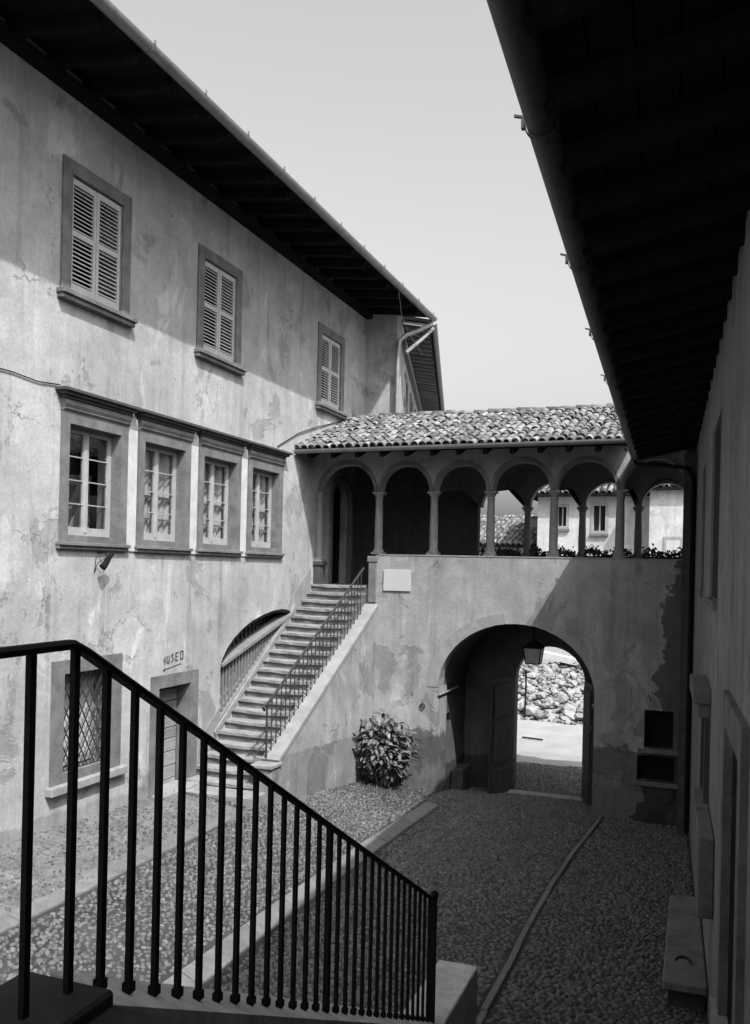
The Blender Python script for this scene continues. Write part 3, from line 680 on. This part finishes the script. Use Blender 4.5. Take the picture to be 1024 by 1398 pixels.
# pans under the cover tiles
m = MB(); pitch = .185; ncol = int((XR1 - XR0) / pitch); vs = []; K = 6
for r, (ya, yb_) in enumerate([(18.27 + .3 * i, 18.27 + .3 * i + .36) for i in range(13)]):
    for c in range(ncol + 1):
        x0 = XR0 + c * pitch; b = len(m.v)
        vv = []
        for (yy, dz) in ((ya, .045), (min(yb_, 21.85), .02)):
            vv += [(x0 + pitch * (k / K), yy, rz(yy) + dz + .055 * (2 * k / K - 1) ** 2) for k in range(K + 1)]
        m.add([(min(v[0], XR1), v[1], v[2]) for v in vv], [(k, k + 1, K + 2 + k, K + 1 + k) for k in range(K)])
tag(m.build('pan_tiles', 'pan', gr_, smooth=True), kind='stuff')
its = []
for r in range(13):
    for c in range(ncol + 1):
        x = XR0 + .03 + c * pitch + random.uniform(-.022, .022); yy = 18.25 + .3 * r + random.uniform(-.05, .05)
        if x > XR1: continue
        if yy > 21.72: continue
        M = Matrix.Translation((x, yy, rz(yy) + .035 + random.uniform(-.004, .014))) @ Matrix.Rotation(random.uniform(-.09, .09), 4, 'Z') @ Matrix.Rotation(math.atan(.355) - .03 + random.uniform(-.02, .03), 4, 'X') @ Matrix.Diagonal((random.uniform(.92, 1.08), 1, random.uniform(.9, 1.1), 1))
        its.append((yy, M))
its.sort(key=lambda t: t[0])
for yy, M in its[:300]:
    o = bpy.data.objects.new('roof_tile', tm); link(o, gr_); o.matrix_basis = M
tiles_stuff('roof_tiles', [M for _, M in its[300:]], gr_)
its = []; x = XR0
while x < XR1:
    its.append(Matrix.Translation((x, 21.8, rz(21.8) + .05 + random.uniform(0, .03))) @ Matrix.Rotation(R(-90), 4, 'Z') @ Matrix.Diagonal((1.2, 1, 1.1, 1))); x += .36
tiles_stuff('ridge_tiles', its, gr_)

# white tablet on the parapet, ring, lantern
pq = MB().box(-6.985, -6.325, YB - .035, YB + .002, 4.01, 4.50).build('wall_tablet', 'marble', bevel=.004)
tag(pq, 'blank white marble tablet fixed on the parapet beside the stair head', 'tablet')
rg = MB(); rg.tube([(-5.98 + .055 * math.cos(t * .524), YB - .03, 1.42 + .055 * math.sin(t * .524)) for t in range(13)], .011, 6, False); rg.box(-5.99, -5.97, YB - .05, YB, 1.46, 1.49)
tag(rg.build('tether_ring', 'iron'), 'small iron ring on the plaster left of the gate arch', 'ring')
ln = thing('hanging_lantern', (-3.65, 20.3, 2.43), 'four-sided glazed lantern hanging under the gateway vault', 'lantern')
lx, ly = -3.65, 20.3
m = MB(); cz = [(2.44, .15), (2.80, .2)]; 
for sx in (-1, 1):
    for sy in (-1, 1): m.bar((lx + sx * .15, ly + sy * .15, 2.44), (lx + sx * .2, ly + sy * .2, 2.80), .022, .022)
for z, h in cz:
    for s in (-1, 1): m.bar((lx - h, ly + s * h, z), (lx + h, ly + s * h, z), .022, .022); m.bar((lx + s * h, ly - h, z), (lx + s * h, ly + h, z), .022, .022)
m.build('frame', 'iron', ln)
for s in (-1, 1):
    MB().add([(lx - .14, ly + s * .15, 2.45), (lx + .14, ly + s * .15, 2.45), (lx + .19, ly + s * .2, 2.79), (lx - .19, ly + s * .2, 2.79)], [(0, 1, 2, 3)]).build('pane', 'lglass', ln)
    MB().add([(lx + s * .15, ly - .14, 2.45), (lx + s * .15, ly + .14, 2.45), (lx + s * .2, ly + .19, 2.79), (lx + s * .2, ly - .19, 2.79)], [(0, 1, 2, 3)]).build('pane', 'lglass', ln)
m = MB(); m.add([(lx - .23, ly - .23, 2.81), (lx + .23, ly - .23, 2.81), (lx + .23, ly + .23, 2.81), (lx - .23, ly + .23, 2.81), (lx, ly, 3.0)], [(0, 1, 2, 3), (0, 1, 4), (1, 2, 4), (2, 3, 4), (3, 0, 4)]); m.build('cap', 'iron', ln)
MB().tube([(lx, ly, 2.98), (lx, ly, 3.36)], .012, 6).build('rod', 'iron', ln)

# planters on the rear parapet
for a, b, w_ in [(-5.3, -4.3, 'between the solid wall and the first rear column'), (-4.08, -2.98, 'between the first and second rear columns'), (-2.74, -1.67, 'between the second and third rear columns'), (-1.42, -.42, 'beside the end pier')]:
    fl = thing('flower_box', ((a + b) / 2, YR - .28, 4.75), 'leafy flower box on rear parapet ' + w_, 'planter', 'flower boxes on the loggia rear parapet')
    MB().box(a, b, YR - .38, YR - .16, 4.72, 4.93).build('box', 'wood_d', fl)
    m = MB()
    for k in range(420):
        c = Vector((random.uniform(a, b), YR - .27 + random.gauss(0, .06), 4.93 + abs(random.gauss(0, .075)) + .05 * math.sin(a * 3 + k)))
        c.z += .05 * math.sin(c.x * 9); e1 = Vector((random.gauss(0, 1), random.gauss(0, 1), random.gauss(0, 1))).normalized() * .05; e2 = e1.cross(Vector((random.gauss(0, 1), random.gauss(0, 1), random.gauss(0, 1)))).normalized() * .026
        m.add([c - e1, c + e2, c + e1, c - e2], [(0, 1, 2, 3)])
    tag(m.build('foliage', 'leaf_d', fl), kind='stuff')

# ------------------------------------------------------------------ main stair
st = thing('staircase', (-8, 14, .3), 'long straight flight of worn stone steps up to the loggia', 'staircase')
NS = 21; RI = .175; RU = .262
for k in range(NS):
    z = 4.115 - RI * k; y = 19.36 - RU * k; m = MB(); n = 10; 
    x0, x1 = XL + .003, (-7.42 if k < 18 else -7.44 - .0 * k)
    vs = []
    for i in range(n + 1):
        x = x0 + (x1 - x0) * i / n; wv = .014 * math.sin(i * 1.7 + k * 2.1) + random.uniform(-.014, .010); sag = -.022 * math.sin(math.pi * i / n) ** 2
        vs += [(x, y - .035 + wv, z + sag), (x, y - .035 + wv * .6, z - .055 + sag + random.uniform(-.006, .006)), (x, y + RU + .04, z - .055), (x, y + RU + .04, z + sag * .3)]
    m.add(vs, [(4 * i + j, 4 * i + (j + 1) % 4, 4 * i + 4 + (j + 1) % 4, 4 * i + 4 + j) for i in range(n) for j in range(4)] + [(0, 1, 2, 3), (4 * n, 4 * n + 3, 4 * n + 2, 4 * n + 1)])
    m.build('step', 'tread', st)
    MB().box(x0, x1 - .01, y + .005, y + RU + .3, z - RI - .06, z - .057).build('riser', 'riser', st)
MB().slab([(14.3, -.8), (19.44, -.8), (19.44, 3.84), (14.3, .36)], [], fx, XL + .003, -7.46).build('body', 'wall_s', st)
m = MB(); m.box(XL + .003, -7.2, 13.62, 14.25, -.3, .52); m.build('bottom_slab', 'tread', st, bevel=.012)
# outer wall with sloping coping and foot pier
MB().slab([(14.42, -.8), (19.395, -.8), (19.395, 3.62), (14.42, .98)], [], fx, -7.44, -7.12).build('side_wall', 'wall_s', st)
MB().bar((-7.275, 14.4, 1.01), (-7.275, 19.38, 3.66), .36, .09).build('coping', 'trim', st, bevel=.008)
MB().box(-7.47, -7.10, 14.1, 14.46, -.4, .93).build('foot_pier', 'wall_s', st, bevel=.03)
MB().box(-7.5, -7.07, 14.06, 14.5, .932, 1.0).build('pier_cap', 'tread', st, bevel=.012)
# wall-side string of stone along the plaster
for a, b in ((14.45, 15.19), (18.44, 19.3)): MB().slab([(a, zs(a) - .1), (b, zs(b) - .1), (b, zs(b) + .42), (a, zs(a) + .42)], [], fx, XL, XL + .012).build('wall_skirting', 'trim', st)
MB().bar((XL + .02, 15.0, zs(15.0) + .06), (XL + .02, 18.5, zs(18.5) + .06), .04, .10).build('wall_string', 'tread', st)
sr = thing('stair_railing', (-7.33, 14.4, 1.0), 'slim iron railing with paired round bars up the stone stair', 'railing')
hz = lambda y: 2.0 + .537 * (y - 14.37)
MB().tube([(-7.36, 14.30, 1.93), (-7.36, 14.24, 1.99), (-7.36, 14.30, 2.03), (-7.36, 14.40, hz(14.40)), (-7.36, 19.05, hz(19.05))], .027, 8).build('handrail', 'iron_g', sr, smooth=True)
nb_ = 25
for k in range(nb_):
    y = 14.40 + (18.92 - 14.40) * k / (nb_ - 1); zc = 1.05 + .532 * (y - 14.4)
    MB().tube([(-7.36, y, zc), (-7.36, y, hz(y))], .0125 if k else .02, 6).build('baluster', 'iron_g', sr)
    MB().tube([(-7.36, y, zc + .16), (-7.36, y + .09, zc + .10), (-7.37, y + .12, zc + .12)], .006, 5).build('brace', 'iron_g', sr)
MB().tube([(-7.36, 14.42, 1.35), (-7.6, 14.62, 1.18), (-7.66, 14.5, 1.0)], .010, 5).build('stay', 'iron_g', sr)

# ------------------------------------------------------------------ right: service building
xr = lambda y: .51 - .039 * y
svc = thing('service_building', (.3, 6, 0), 'shaded building with dark raftered eaves along the courtyard edge', 'building')
fr = lambda a, b, t: (xr(a) + t, a, b)
MB().slab(rect(-6, 19.4, -1.2, 7.6), [rect(6.2, 7.85, .9, 3.4), rect(10.2, 12.1, 4.25, 6.3), rect(11.3, 12.4, 1.4, 2.95), rect(14.2, 15.4, 4.3, 6.2)], fr, 0, .45).build('wall', 'wall_r', svc)
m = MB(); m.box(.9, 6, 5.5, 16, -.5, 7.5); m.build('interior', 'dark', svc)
w = MB().slab([(6.05, .9), (6.3, .9), (6.3, 3.3), (7.75, 3.3), (7.75, .9), (8.0, .9), (8.0, 3.56), (6.05, 3.56)], [], fr, -.05, .3).build('door_frame', 'stone', svc)
MB().slab(rect(6.0, 8.05, .80, .965), [], fr, -.09, .35).build('threshold', 'stone_l', svc)
MB().slab(rect(6.3, 7.75, .97, 3.3), [], fr, .02, .06).build('door', 'wood_d', svc)
for a, b, z0, z1 in ((10.2, 12.1, 4.25, 6.3), (14.2, 15.4, 4.3, 6.2)):
    w = MB().slab(rect(a - .02, b + .02, z0 - .1, z0 - .004), [], fr, -.05, .2).build('window', 'stone', svc); MB().slab(rect(a, b, z0, z1), [], fr, .03, .06).build('pane', 'dark', w)
MB().slab(rect(11.3, 12.4, 1.4, 2.95), [], fr, .01, .05).build('shutter', 'wood_d', svc)
m = MB(); m.slab(rect(11.0, 12.65, 3.02, 3.2), [], fr, -.2, .0); m.slab(rect(11.06, 12.6, 2.86, 3.018), [], fr, -.14, .0); m.build('window_hood', 'stone', svc, bevel=.01)
m = MB(); m.slab(rect(11.08, 11.3, 1.35, 2.858), [], fr, -.06, .0); m.build('window_jamb', 'stone_d', svc)
MB().slab(rect(12.4, 12.6, 1.35, 2.858), [], fr, -.05, .0).build('window_jamb', 'stone_d', svc)
nbd = MB().slab(rect(9.62, 11.9, 1.05, 1.86), [], fr, -.155, -.005); tag(nbd.build('notice_case', 'stone', bevel=.01), 'grey box-shaped case fixed to the shaded wall above the stone bench', 'notice case')
# right eaves: soffit boards, rafters, gutter
gx = lambda y: -.70 - .039 * y
def fs_(a, b, t): 
    x = gx(a) + .06 + b; return (x, a, 6.93 + b * .20 + t)
m = MB(); bw_ = .24; y = -6
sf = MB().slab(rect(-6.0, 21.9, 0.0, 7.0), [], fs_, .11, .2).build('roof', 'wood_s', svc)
bb = 0.0
while bb < 1.35:
    MB().slab(rect(-6, 19.9, bb + .006, bb + .21), [], fs_, .075, .108).build('soffit_board', 'wood_s', sf); bb += .216
y = -5.5
while y < 19.4:
    m = MB(); f0 = Vector(fs_(y, -.02, 0)); f1 = Vector(fs_(y, 1.36, 0)); m.bar(f0, f1, .10, .145); m.build('rafter', 'wood_d', sf, bevel=.008); y += .72
gg = half_gutter((gx(-6), -6, 6.93), (gx(19.75), 19.75, 6.96), .085, 10).build('gutter', 'zinc_d', svc, smooth=True)
y = .4
while y < 19.6:
    zg = 6.93; m = half_gutter((gx(y), y, zg), (gx(y + .03), y + .03, zg), .093, 10); m.box(gx(y) - .11, gx(y) - .09, y, y + .03, zg - .02, zg + .05); m.bar((gx(y) - .1, y + .015, zg + .045), (gx(y) - .15, y + .015, zg + .06), .02, .012); m.build('bracket', 'zinc_d', gg); y += 2.2
MB().tube([(gx(19.0), 19.0, 6.86), (gx(19.0) + .03, 19.0, 6.78), (-.9, 18.8, 6.72), (-.4, 18.5, 6.62), (-.28, 18.49, 6.4), (-.28, 18.49, 5.6), (-.28, 18.49, -.5)], .04, 10).build('downpipe', 'wood_d', svc, smooth=True)
its = []; y = 1.0
while y < 20:
    its.append(Matrix.Translation((gx(y) + .08, y, 7.08)) @ Matrix.Rotation(R(-90), 4, 'Z') @ Matrix.Rotation(math.atan(.2), 4, 'X')); y += .22
tiles_stuff('roof_tiles', its, sf)
# stone bench
bn = thing('stone_bench', (-.15, 11.4, -.3), 'long stone slab bench against the shaded wall on the cobbles', 'bench')
bz = .14
m = MB(); m.slab([(-.36, 10.15), (xr(10.15) - .01, 10.15), (xr(12.95) - .01, 12.95), (-.38, 12.95)], [], fz, bz - .11, bz); m.build('seat', 'stone', bn, bevel=.02)
for y in (10.35, 12.5): MB().box(-.30, xr(y + .3) - .02, y, y + .3, -.5, bz - .113).build('leg', 'stone_d', bn)
lf_ = MB(); lf_.tube([(-.16 + .085 * math.cos(t), 10.66 + .16 * math.sin(t), bz + .012) for t in [i * .3 - .2 for i in range(12)]], [.004 + .016 * math.sin(i * .28) for i in range(12)], 6)  # raised dark curve standing in for the notch hole of the seat
tag(lf_.build('notch_mark', 'notch_dark'), 'dark curved scrap in the stone bench, drawn as a raised dark piece', 'notch')

# ------------------------------------------------------------------ foreground stair with railing
xl = lambda y: -1.85 - .0625 * (y - 2.3)
SL = (.545 - 3.135) / (7.56 - 2.4)
zc = lambda y: 3.135 if y < 2.4 else 3.135 + SL * (y - 2.4)
fs = thing('terrace_stair', (-1, 3, 0), 'dark stone landing and flight descending from the terrace with a stone kerb', 'staircase')
m = MB(); m.slab([(-2.09, -2.5), (xr(0) - .03, -2.5), (xr(0) - .03, 1.6), (-1.73, 1.6), (-1.73, 2.38), (-2.09, 2.38)], [], fz, 2.96, 3.15); m.build('landing', 'slate', fs, bevel=.012)
MB().box(-1.727, xr(0) - .03, 1.603, 2.36, 2.8, 3.105).build('step', 'slate', fs)
MB().box(-1.98, xr(0) - .03, -2.5, 1.55, -.2, 2.958).build('landing_base', 'wall_s', fs)
k = 0; zz = 3.06; yy = 2.37
while zz > .35:
    zz -= .17; MB().box(max(xl(yy), -2.2) + .14, -.2, yy - .01, yy + .332, -.2, zz).build('step', 'slate', fs); yy += .17 / -SL
kb = MB(); vs = []
for y in (2.39, 7.62):
    for dx, z in ((-.14, -2.0), (.10, -2.0), (.10, -.045), (-.14, .025)): vs.append((xl(y) + dx, y, zc(y) + z if z > -1 or y < 3 else -.3))
kb.add(vs, [(0, 1, 2, 3), (7, 6, 5, 4), (0, 4, 5, 1), (1, 5, 6, 2), (2, 6, 7, 3), (3, 7, 4, 0)])
kb.build('kerb', 'worn', fs)
m = MB(); m.box(-2.5, -2.09, 7.62, 8.88, -.4, .50); m.build('end_block', 'worn', fs, bevel=.012)
rl = thing('landing_railing', (-1.85, 2.3, 3.19), 'black flat-bar iron railing along the landing and down the terrace stair', 'railing')
tz = lambda y: 4.245 if y < 2.32 else 4.245 + (1.60 - 4.245) * (y - 2.32) / (7.56 - 2.32)
m = MB(); pts_ = [(xl(-2), -2, 4.245), (xl(2.28), 2.28, 4.245), (xl(2.36), 2.36, tz(2.38) - .003), (xl(7.5), 7.5, tz(7.5))]
vs = []
for p in pts_:
    for dx, dz in ((-.022, -.014), (.022, -.014), (.024, .004), (.014, .014), (-.014, .014), (-.024, .004)): vs.append((p[0] + dx, p[1], p[2] + dz))
m.add(vs, [(6 * i + j, 6 * i + (j + 1) % 6, 6 * i + 6 + (j + 1) % 6, 6 * i + 6 + j) for i in range(3) for j in range(6)] + [tuple(range(6)), tuple(range(18, 24))])
m.build('handrail', 'iron', rl)
ys_ = [1.0, 1.3, 1.6, 1.87, 2.09, 2.30] + [2.475 + .1745 * i for i in range(29)]
for i, y in enumerate(ys_):
    w = .019 if 4.6 < y < 4.78 else .0125
    m = MB(); x = xl(y); zt = tz(y) - .012; zb_ = zc(y) - .02 if y > 2.1 else 3.17
    m.box(x - w * .8, x + w * .8, y - w, y + w, zb_, zt); m.build('bar', 'iron', rl)
    if y > 2.44: MB().box(x - .017, x + .017, y - .017, y + .017, zc(y) - .012, zc(y) + .022).build('foot', 'iron', rl)
m = MB(); x = xl(7.54); m.box(x - .022, x + .022, 7.52, 7.565, .5, 1.62); m.lathe((x, 7.543, 1.62), [(.015, 0), (.03, .012), (.04, .04), (.03, .065), (.01, .075)], 10); m.build('newel', 'iron', rl, smooth=False)

# ------------------------------------------------------------------ shrub
sh = thing('laurel_shrub', (-6.66, 18.62, G(-6.66, 18.62)), 'bushy broad-leaved shrub in the corner of stair and gate wall', 'shrub')
lm = MB(); 
lm.add([(0, 0, 0), (.25, .19, .03), (.62, .19, .0), (1, 0, -.16), (.62, -.19, .0), (.25, -.19, .03), (.3, 0, -.02), (.65, 0, -.04)],
       [(0, 6, 1), (1, 6, 7, 2), (2, 7, 3), (0, 5, 6), (5, 4, 7, 6), (4, 3, 7)])
lo = lm.build('leaf', 'leaf', smooth=True); lme = lo.data; bpy.data.objects.remove(lo)
cz_ = G(-6.66, 18.62)
def shell(u):
    th = random.uniform(0, 2 * math.pi); z = random.uniform(-.95, 1) ; r = math.sqrt(max(0, 1 - z * z))
    f = u * (1 + .13 * math.sin(3 * th + 4 * z) + .08 * math.sin(7 * th - 5 * z) + random.gauss(0, .05))
    return Vector((math.cos(th) * r, math.sin(th) * r, z)) , f
c0 = Vector((-6.62, 18.60, cz_ + .78)); sc_ = Vector((.62, .56, .68))
cand = []
for k in range(1150):
    d, f = shell(random.uniform(.72, 1.02)); p = c0 + Vector((d.x * sc_.x, d.y * sc_.y, d.z * sc_.z)) * f
    if p.z < G(p.x, p.y) + .12 or p.x < -7.1: continue
    out = Vector((d.x + random.gauss(0, .45), d.y + random.gauss(0, .45), -.05 + random.gauss(0, .4))).normalized(); L = random.uniform(.13, .23)
    side = out.cross(Vector((0, 0, 1))).normalized(); side = (side + Vector((0, 0, random.gauss(0, .4)))).normalized(); up = side.cross(out).normalized()
    if up.z < 0: up = -up
    side = up.cross(out).normalized()
    M = Matrix(((out.x, side.x, up.x), (out.y, side.y, up.y), (out.z, side.z, up.z))).to_4x4()
    vis = (d.x * .3 - d.y * .8 + d.z * .35) * f
    cand.append((-vis, Matrix.Translation(p) @ M @ Matrix.Diagonal((L, L, L, 1))))
cand.sort(key=lambda t: t[0])
for _, M in cand[:300]:
    o = bpy.data.objects.new('leaf', lme); link(o, sh); o.matrix_basis = M
m = MB(); src = [v.co.copy() for v in lme.vertices]; fsrc = [tuple(p.vertices) for p in lme.polygons]
for _, M in cand[300:]: m.add([M @ v for v in src], fsrc)
for k in range(450):
    d, f = shell(random.uniform(.2, .75)); p = c0 + Vector((d.x * sc_.x, d.y * sc_.y, d.z * sc_.z)) * f; L = random.uniform(.12, .2)
    if p.z < G(p.x, p.y) + .03: continue
    M = Matrix.Translation(p) @ Matrix.Rotation(random.uniform(0, 6.28), 4, 'Z') @ Matrix.Rotation(random.gauss(0, .7), 4, 'Y') @ Matrix.Rotation(random.gauss(0, .7), 4, 'X') @ Matrix.Diagonal((L, L, L, 1))
    m.add([M @ v for v in src], fsrc)
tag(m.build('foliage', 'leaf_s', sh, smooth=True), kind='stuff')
for k in range(9):
    a = k * .7; b = Vector((c0.x + .1 * math.cos(a), c0.y + .1 * math.sin(a), cz_ - .05)); e = c0 + Vector((.4 * math.cos(a), .4 * math.sin(a), random.uniform(-.1, .4)))
    MB().tube([b, (b + e) / 2 + Vector((.05 * math.cos(a), .05 * math.sin(a), .05)), e], [.022, .015, .008], 6).build('stem', 'wood_w', sh)
# weeds
m = MB()
for k in range(900):
    if random.random() < .7: X = random.gauss(-6.2, .5); Y = random.uniform(17.6, 19.3)
    else: X = random.choice([-7.45, -7.2, -8.6, -5.55]) + random.gauss(0, .12); Y = random.uniform(9, 14.0)
    if X < -7.05 and Y > 14.2 or (Y > 19.25): continue
    z = G(X, Y); a = random.uniform(0, 6.28); h = random.uniform(.04, .12); l = random.uniform(.01, .06)
    m.add([(X - .006 * math.sin(a), Y + .006 * math.cos(a), z), (X + .006 * math.sin(a), Y - .006 * math.cos(a), z), (X + l * math.cos(a), Y + l * math.sin(a), z + h)], [(0, 1, 2)])
tag(m.build('weeds', 'leaf_s'), 'scattered weeds between the cobbles by the shrub', 'weeds', kind='stuff')

# ------------------------------------------------------------------ beyond the gate: rubble, ledge, houses
def rock_mesh(i):
    import bmesh
    bm = bmesh.new(); bmesh.ops.create_icosphere(bm, subdivisions=1, radius=1)
    r2 = random.Random(i)
    for v in bm.verts: v.co = Vector((v.co.x * r2.uniform(.7, 1.25), v.co.y * r2.uniform(.7, 1.25), v.co.z * r2.uniform(.6, 1.1)))
    me = bpy.data.meshes.new('rock'); bm.to_mesh(me); bm.free(); me.materials.append(MT['rock']); return me
rks = [rock_mesh(i) for i in range(8)]
rb = thing('rubble_pile', (-5.6, 35, -1), 'heap of pale broken stones beyond the gateway', 'rubble')
def mound(x, y): 
    t = (y - 33.2) / 4.6; return -1.0 + max(0, min(1, t)) ** .85 * 2.25 * (.85 + .12 * math.sin(x * 1.3 + y))
xs2 = [-14 + .5 * i for i in range(30)]; ys2 = [33.2 + .4 * i for i in range(14)]
md = MB(); nx = len(xs2); md.add([(x, y, mound(x, y) - .12) for y in ys2 for x in xs2], [(j * nx + i, j * nx + i + 1, (j + 1) * nx + i + 1, (j + 1) * nx + i) for j in range(len(ys2) - 1) for i in range(nx - 1)])
md.build('mound', 'dust', rb, smooth=True)
for k in range(300):
    x = random.uniform(-7.9, -3.6); y = 33.1 + 4.8 * random.random() ** 1.1; s = (.08 + .2 * random.random() ** 2.2) * (1.3 if y < 34.5 else 1)
    inst('rock', rks[k % 8], rb, (x, y, mound(x, y) + s * .2), Matrix.Rotation(random.uniform(0, 6.28), 4, 'Z') @ Matrix.Rotation(random.uniform(-.7, .7), 4, 'X'), (s, s * random.uniform(.6, 1.1), s * random.uniform(.45, .85)))
rv = []; rf2 = []; src_ = [([v.co.copy() for v in r.vertices], [tuple(p.vertices) for p in r.polygons]) for r in rks]; mm = MB()
for k in range(1400):
    x = random.uniform(-11, -2); y = 33.2 + 5.2 * random.random(); s = .05 + .10 * random.random() ** 2
    M = Matrix.Translation((x, y, mound(x, y) - .04)) @ Matrix.Rotation(random.uniform(0, 6.28), 4, 'Z') @ Matrix.Rotation(random.uniform(-.8, .8), 4, 'X') @ Matrix.Diagonal((s, s * .8, s * .6, 1))
    mm.add([M @ v for v in src_[k % 8][0]], src_[k % 8][1])
tag(mm.build('small_stones', 'rock', rb), kind='stuff')
tag(MB().tube([(-6.3, 33.4, -1), (-6.28, 33.5, .2), (-6.3, 33.5, .85)], .035, 6).build('stake', 'wood_d'), 'thin dark stake standing in the rubble beyond the gate', 'stake')
tag(MB().bar((-5.6, 29.4, -.94), (-4.9, 29.25, -.94), .06, .04).build('stick', 'wood_d'), 'short dark stick lying on the dusty ground beyond the gate', 'stick')
tag(MB().bar((-9.5, 38.2, 1.55), (-3.2, 37.6, .55), .5, .25).build('fallen_beam', 'concrete'), 'pale slanting beam lying along the top of the rubble', 'beam')
tag(MB().box(-16, 6, 39.4, 39.9, -1.3, 2.3).build('retaining_wall', 'wall_far'), 'pale retaining wall above the rubble heap', 'wall')

def house(name, label, x0, x1, y0, y1, zt, wins, rise, ov=.5, parts=True, xdir=False):
    h = thing(name, ((x0 + x1) / 2, y0, 0), label, 'house', 'houses beyond the loggia')
    MB().slab(rect(x0, x1, -1.2, zt), [rect(*w) for w in wins], fy, y0, y0 + .4).build('wall', 'wall_far', h)
    MB().box(x0, x0 + .4, y0 + .402, y1, -1.2, zt).build('wall', 'wall_far', h); MB().box(x1 - .4, x1, y0 + .402, y1, -1.2, zt).build('wall', 'wall_far', h); MB().box(x0 + .4, x1 - .4, y1 - .4, y1, -1.2, zt).build('wall', 'wall_far', h)
    for w in wins:
        f = MB().slab(rect(w[0] - .12, w[1] + .12, w[2] - .12, w[3] + .12), [rect(*w)], fy, y0 - .04, y0 + .002).build('window', 'stone_l', h)
        MB().box(w[0], w[1], y0 + .2, y0 + .25, w[2], w[3]).build('pane', 'dark', f)
        MB().box((w[0] + w[1]) / 2 - .03, (w[0] + w[1]) / 2 + .03, y0 + .15, y0 + .199, w[2], w[3]).build('mullion', 'sash', f)
        MB().box(w[0] - .15, w[1] + .15, y0 - .14, y0, w[2] - .22, w[2] - .124).build('sill', 'stone', f)
    rf = MB(); ym = (y0 + y1) / 2; sl_ = rise / (ym - y0 + ov)
    rf.add([(x0 - ov, y0 - ov, zt), (x1 + ov, y0 - ov, zt), (x1 + ov, ym, zt + rise), (x0 - ov, ym, zt + rise), (x1 + ov, y1 + ov, zt), (x0 - ov, y1 + ov, zt)] + [(x0 - ov, y0 - ov, zt - .1), (x1 + ov, y0 - ov, zt - .1), (x1 + ov, y1 + ov, zt - .1), (x0 - ov, y1 + ov, zt - .1)],
           [(0, 1, 2, 3), (3, 2, 4, 5), (6, 7, 1, 0), (7, 8, 4, 2, 1), (9, 6, 0, 3, 5), (6, 9, 8, 7), (8, 9, 5, 4)])
    r = rf.build('roof', 'wood_d', h); its = []; x = x0 - ov
    while x < x1 + ov:
        y = y0 - ov - .03
        while y < ym - .05:
            if in_view((x, y, zt + .2), 20): its.append(Matrix.Translation((x + random.uniform(-.02, .02), y + random.uniform(-.03, .03), zt + sl_ * (y - y0 + ov) + .03)) @ Matrix.Rotation(math.atan(sl_), 4, 'X') @ Matrix.Diagonal((1.25, 1.15, 1.2, 1)))
            y += .38
        x += .26
    if its: tiles_stuff('roof_tiles', its, r)
    return h
house('plain_house', 'pale plastered house with two dark windows seen through the loggia columns', -7.15, -2.35, 40, 47, 8.0, [(-6.25, -5.88, 6.6, 7.45), (-4.7, -4.2, 6.4, 7.5)], 1.6, .5)
hb = house('plain_house', 'bright blank-fronted house with one closed shutter seen beside the dark end pier', -2.3, 5, 39, 46, 8.15, [(-1.6, -1.05, 5.0, 6.0)], 1.3, .35)
for s in (0, 1):
    s_ = MB().box(-1.60 + s * .28, -1.325 + s * .28, 38.97, 39.02, 5.0, 6.0).build('shutter', 'shutter', hb)
hc = house('low_house', 'low house with broad tiled roof and small chimney below the loggia sky', -13.5, -7.35, 41.5, 52, 5.75, [(-9.4, -9.0, 4.6, 5.4)], 1.5, .4)
m = MB(); m.box(-8.35, -7.95, 44.6, 45.0, 6.2, 7.25); c_ = m.build('chimney', 'stone_l', hc, bevel=.02); MB().box(-8.42, -7.88, 44.53, 45.07, 7.252, 7.33).build('chimney_cap', 'stone', c_)
hd = house('far_house', 'far long roof rising behind the low tiled house', -22, -8.6, 56, 66, 6.6, [], 1.7, .5)

bpy.context.view_layer.update()
print('objects', len(bpy.data.objects))
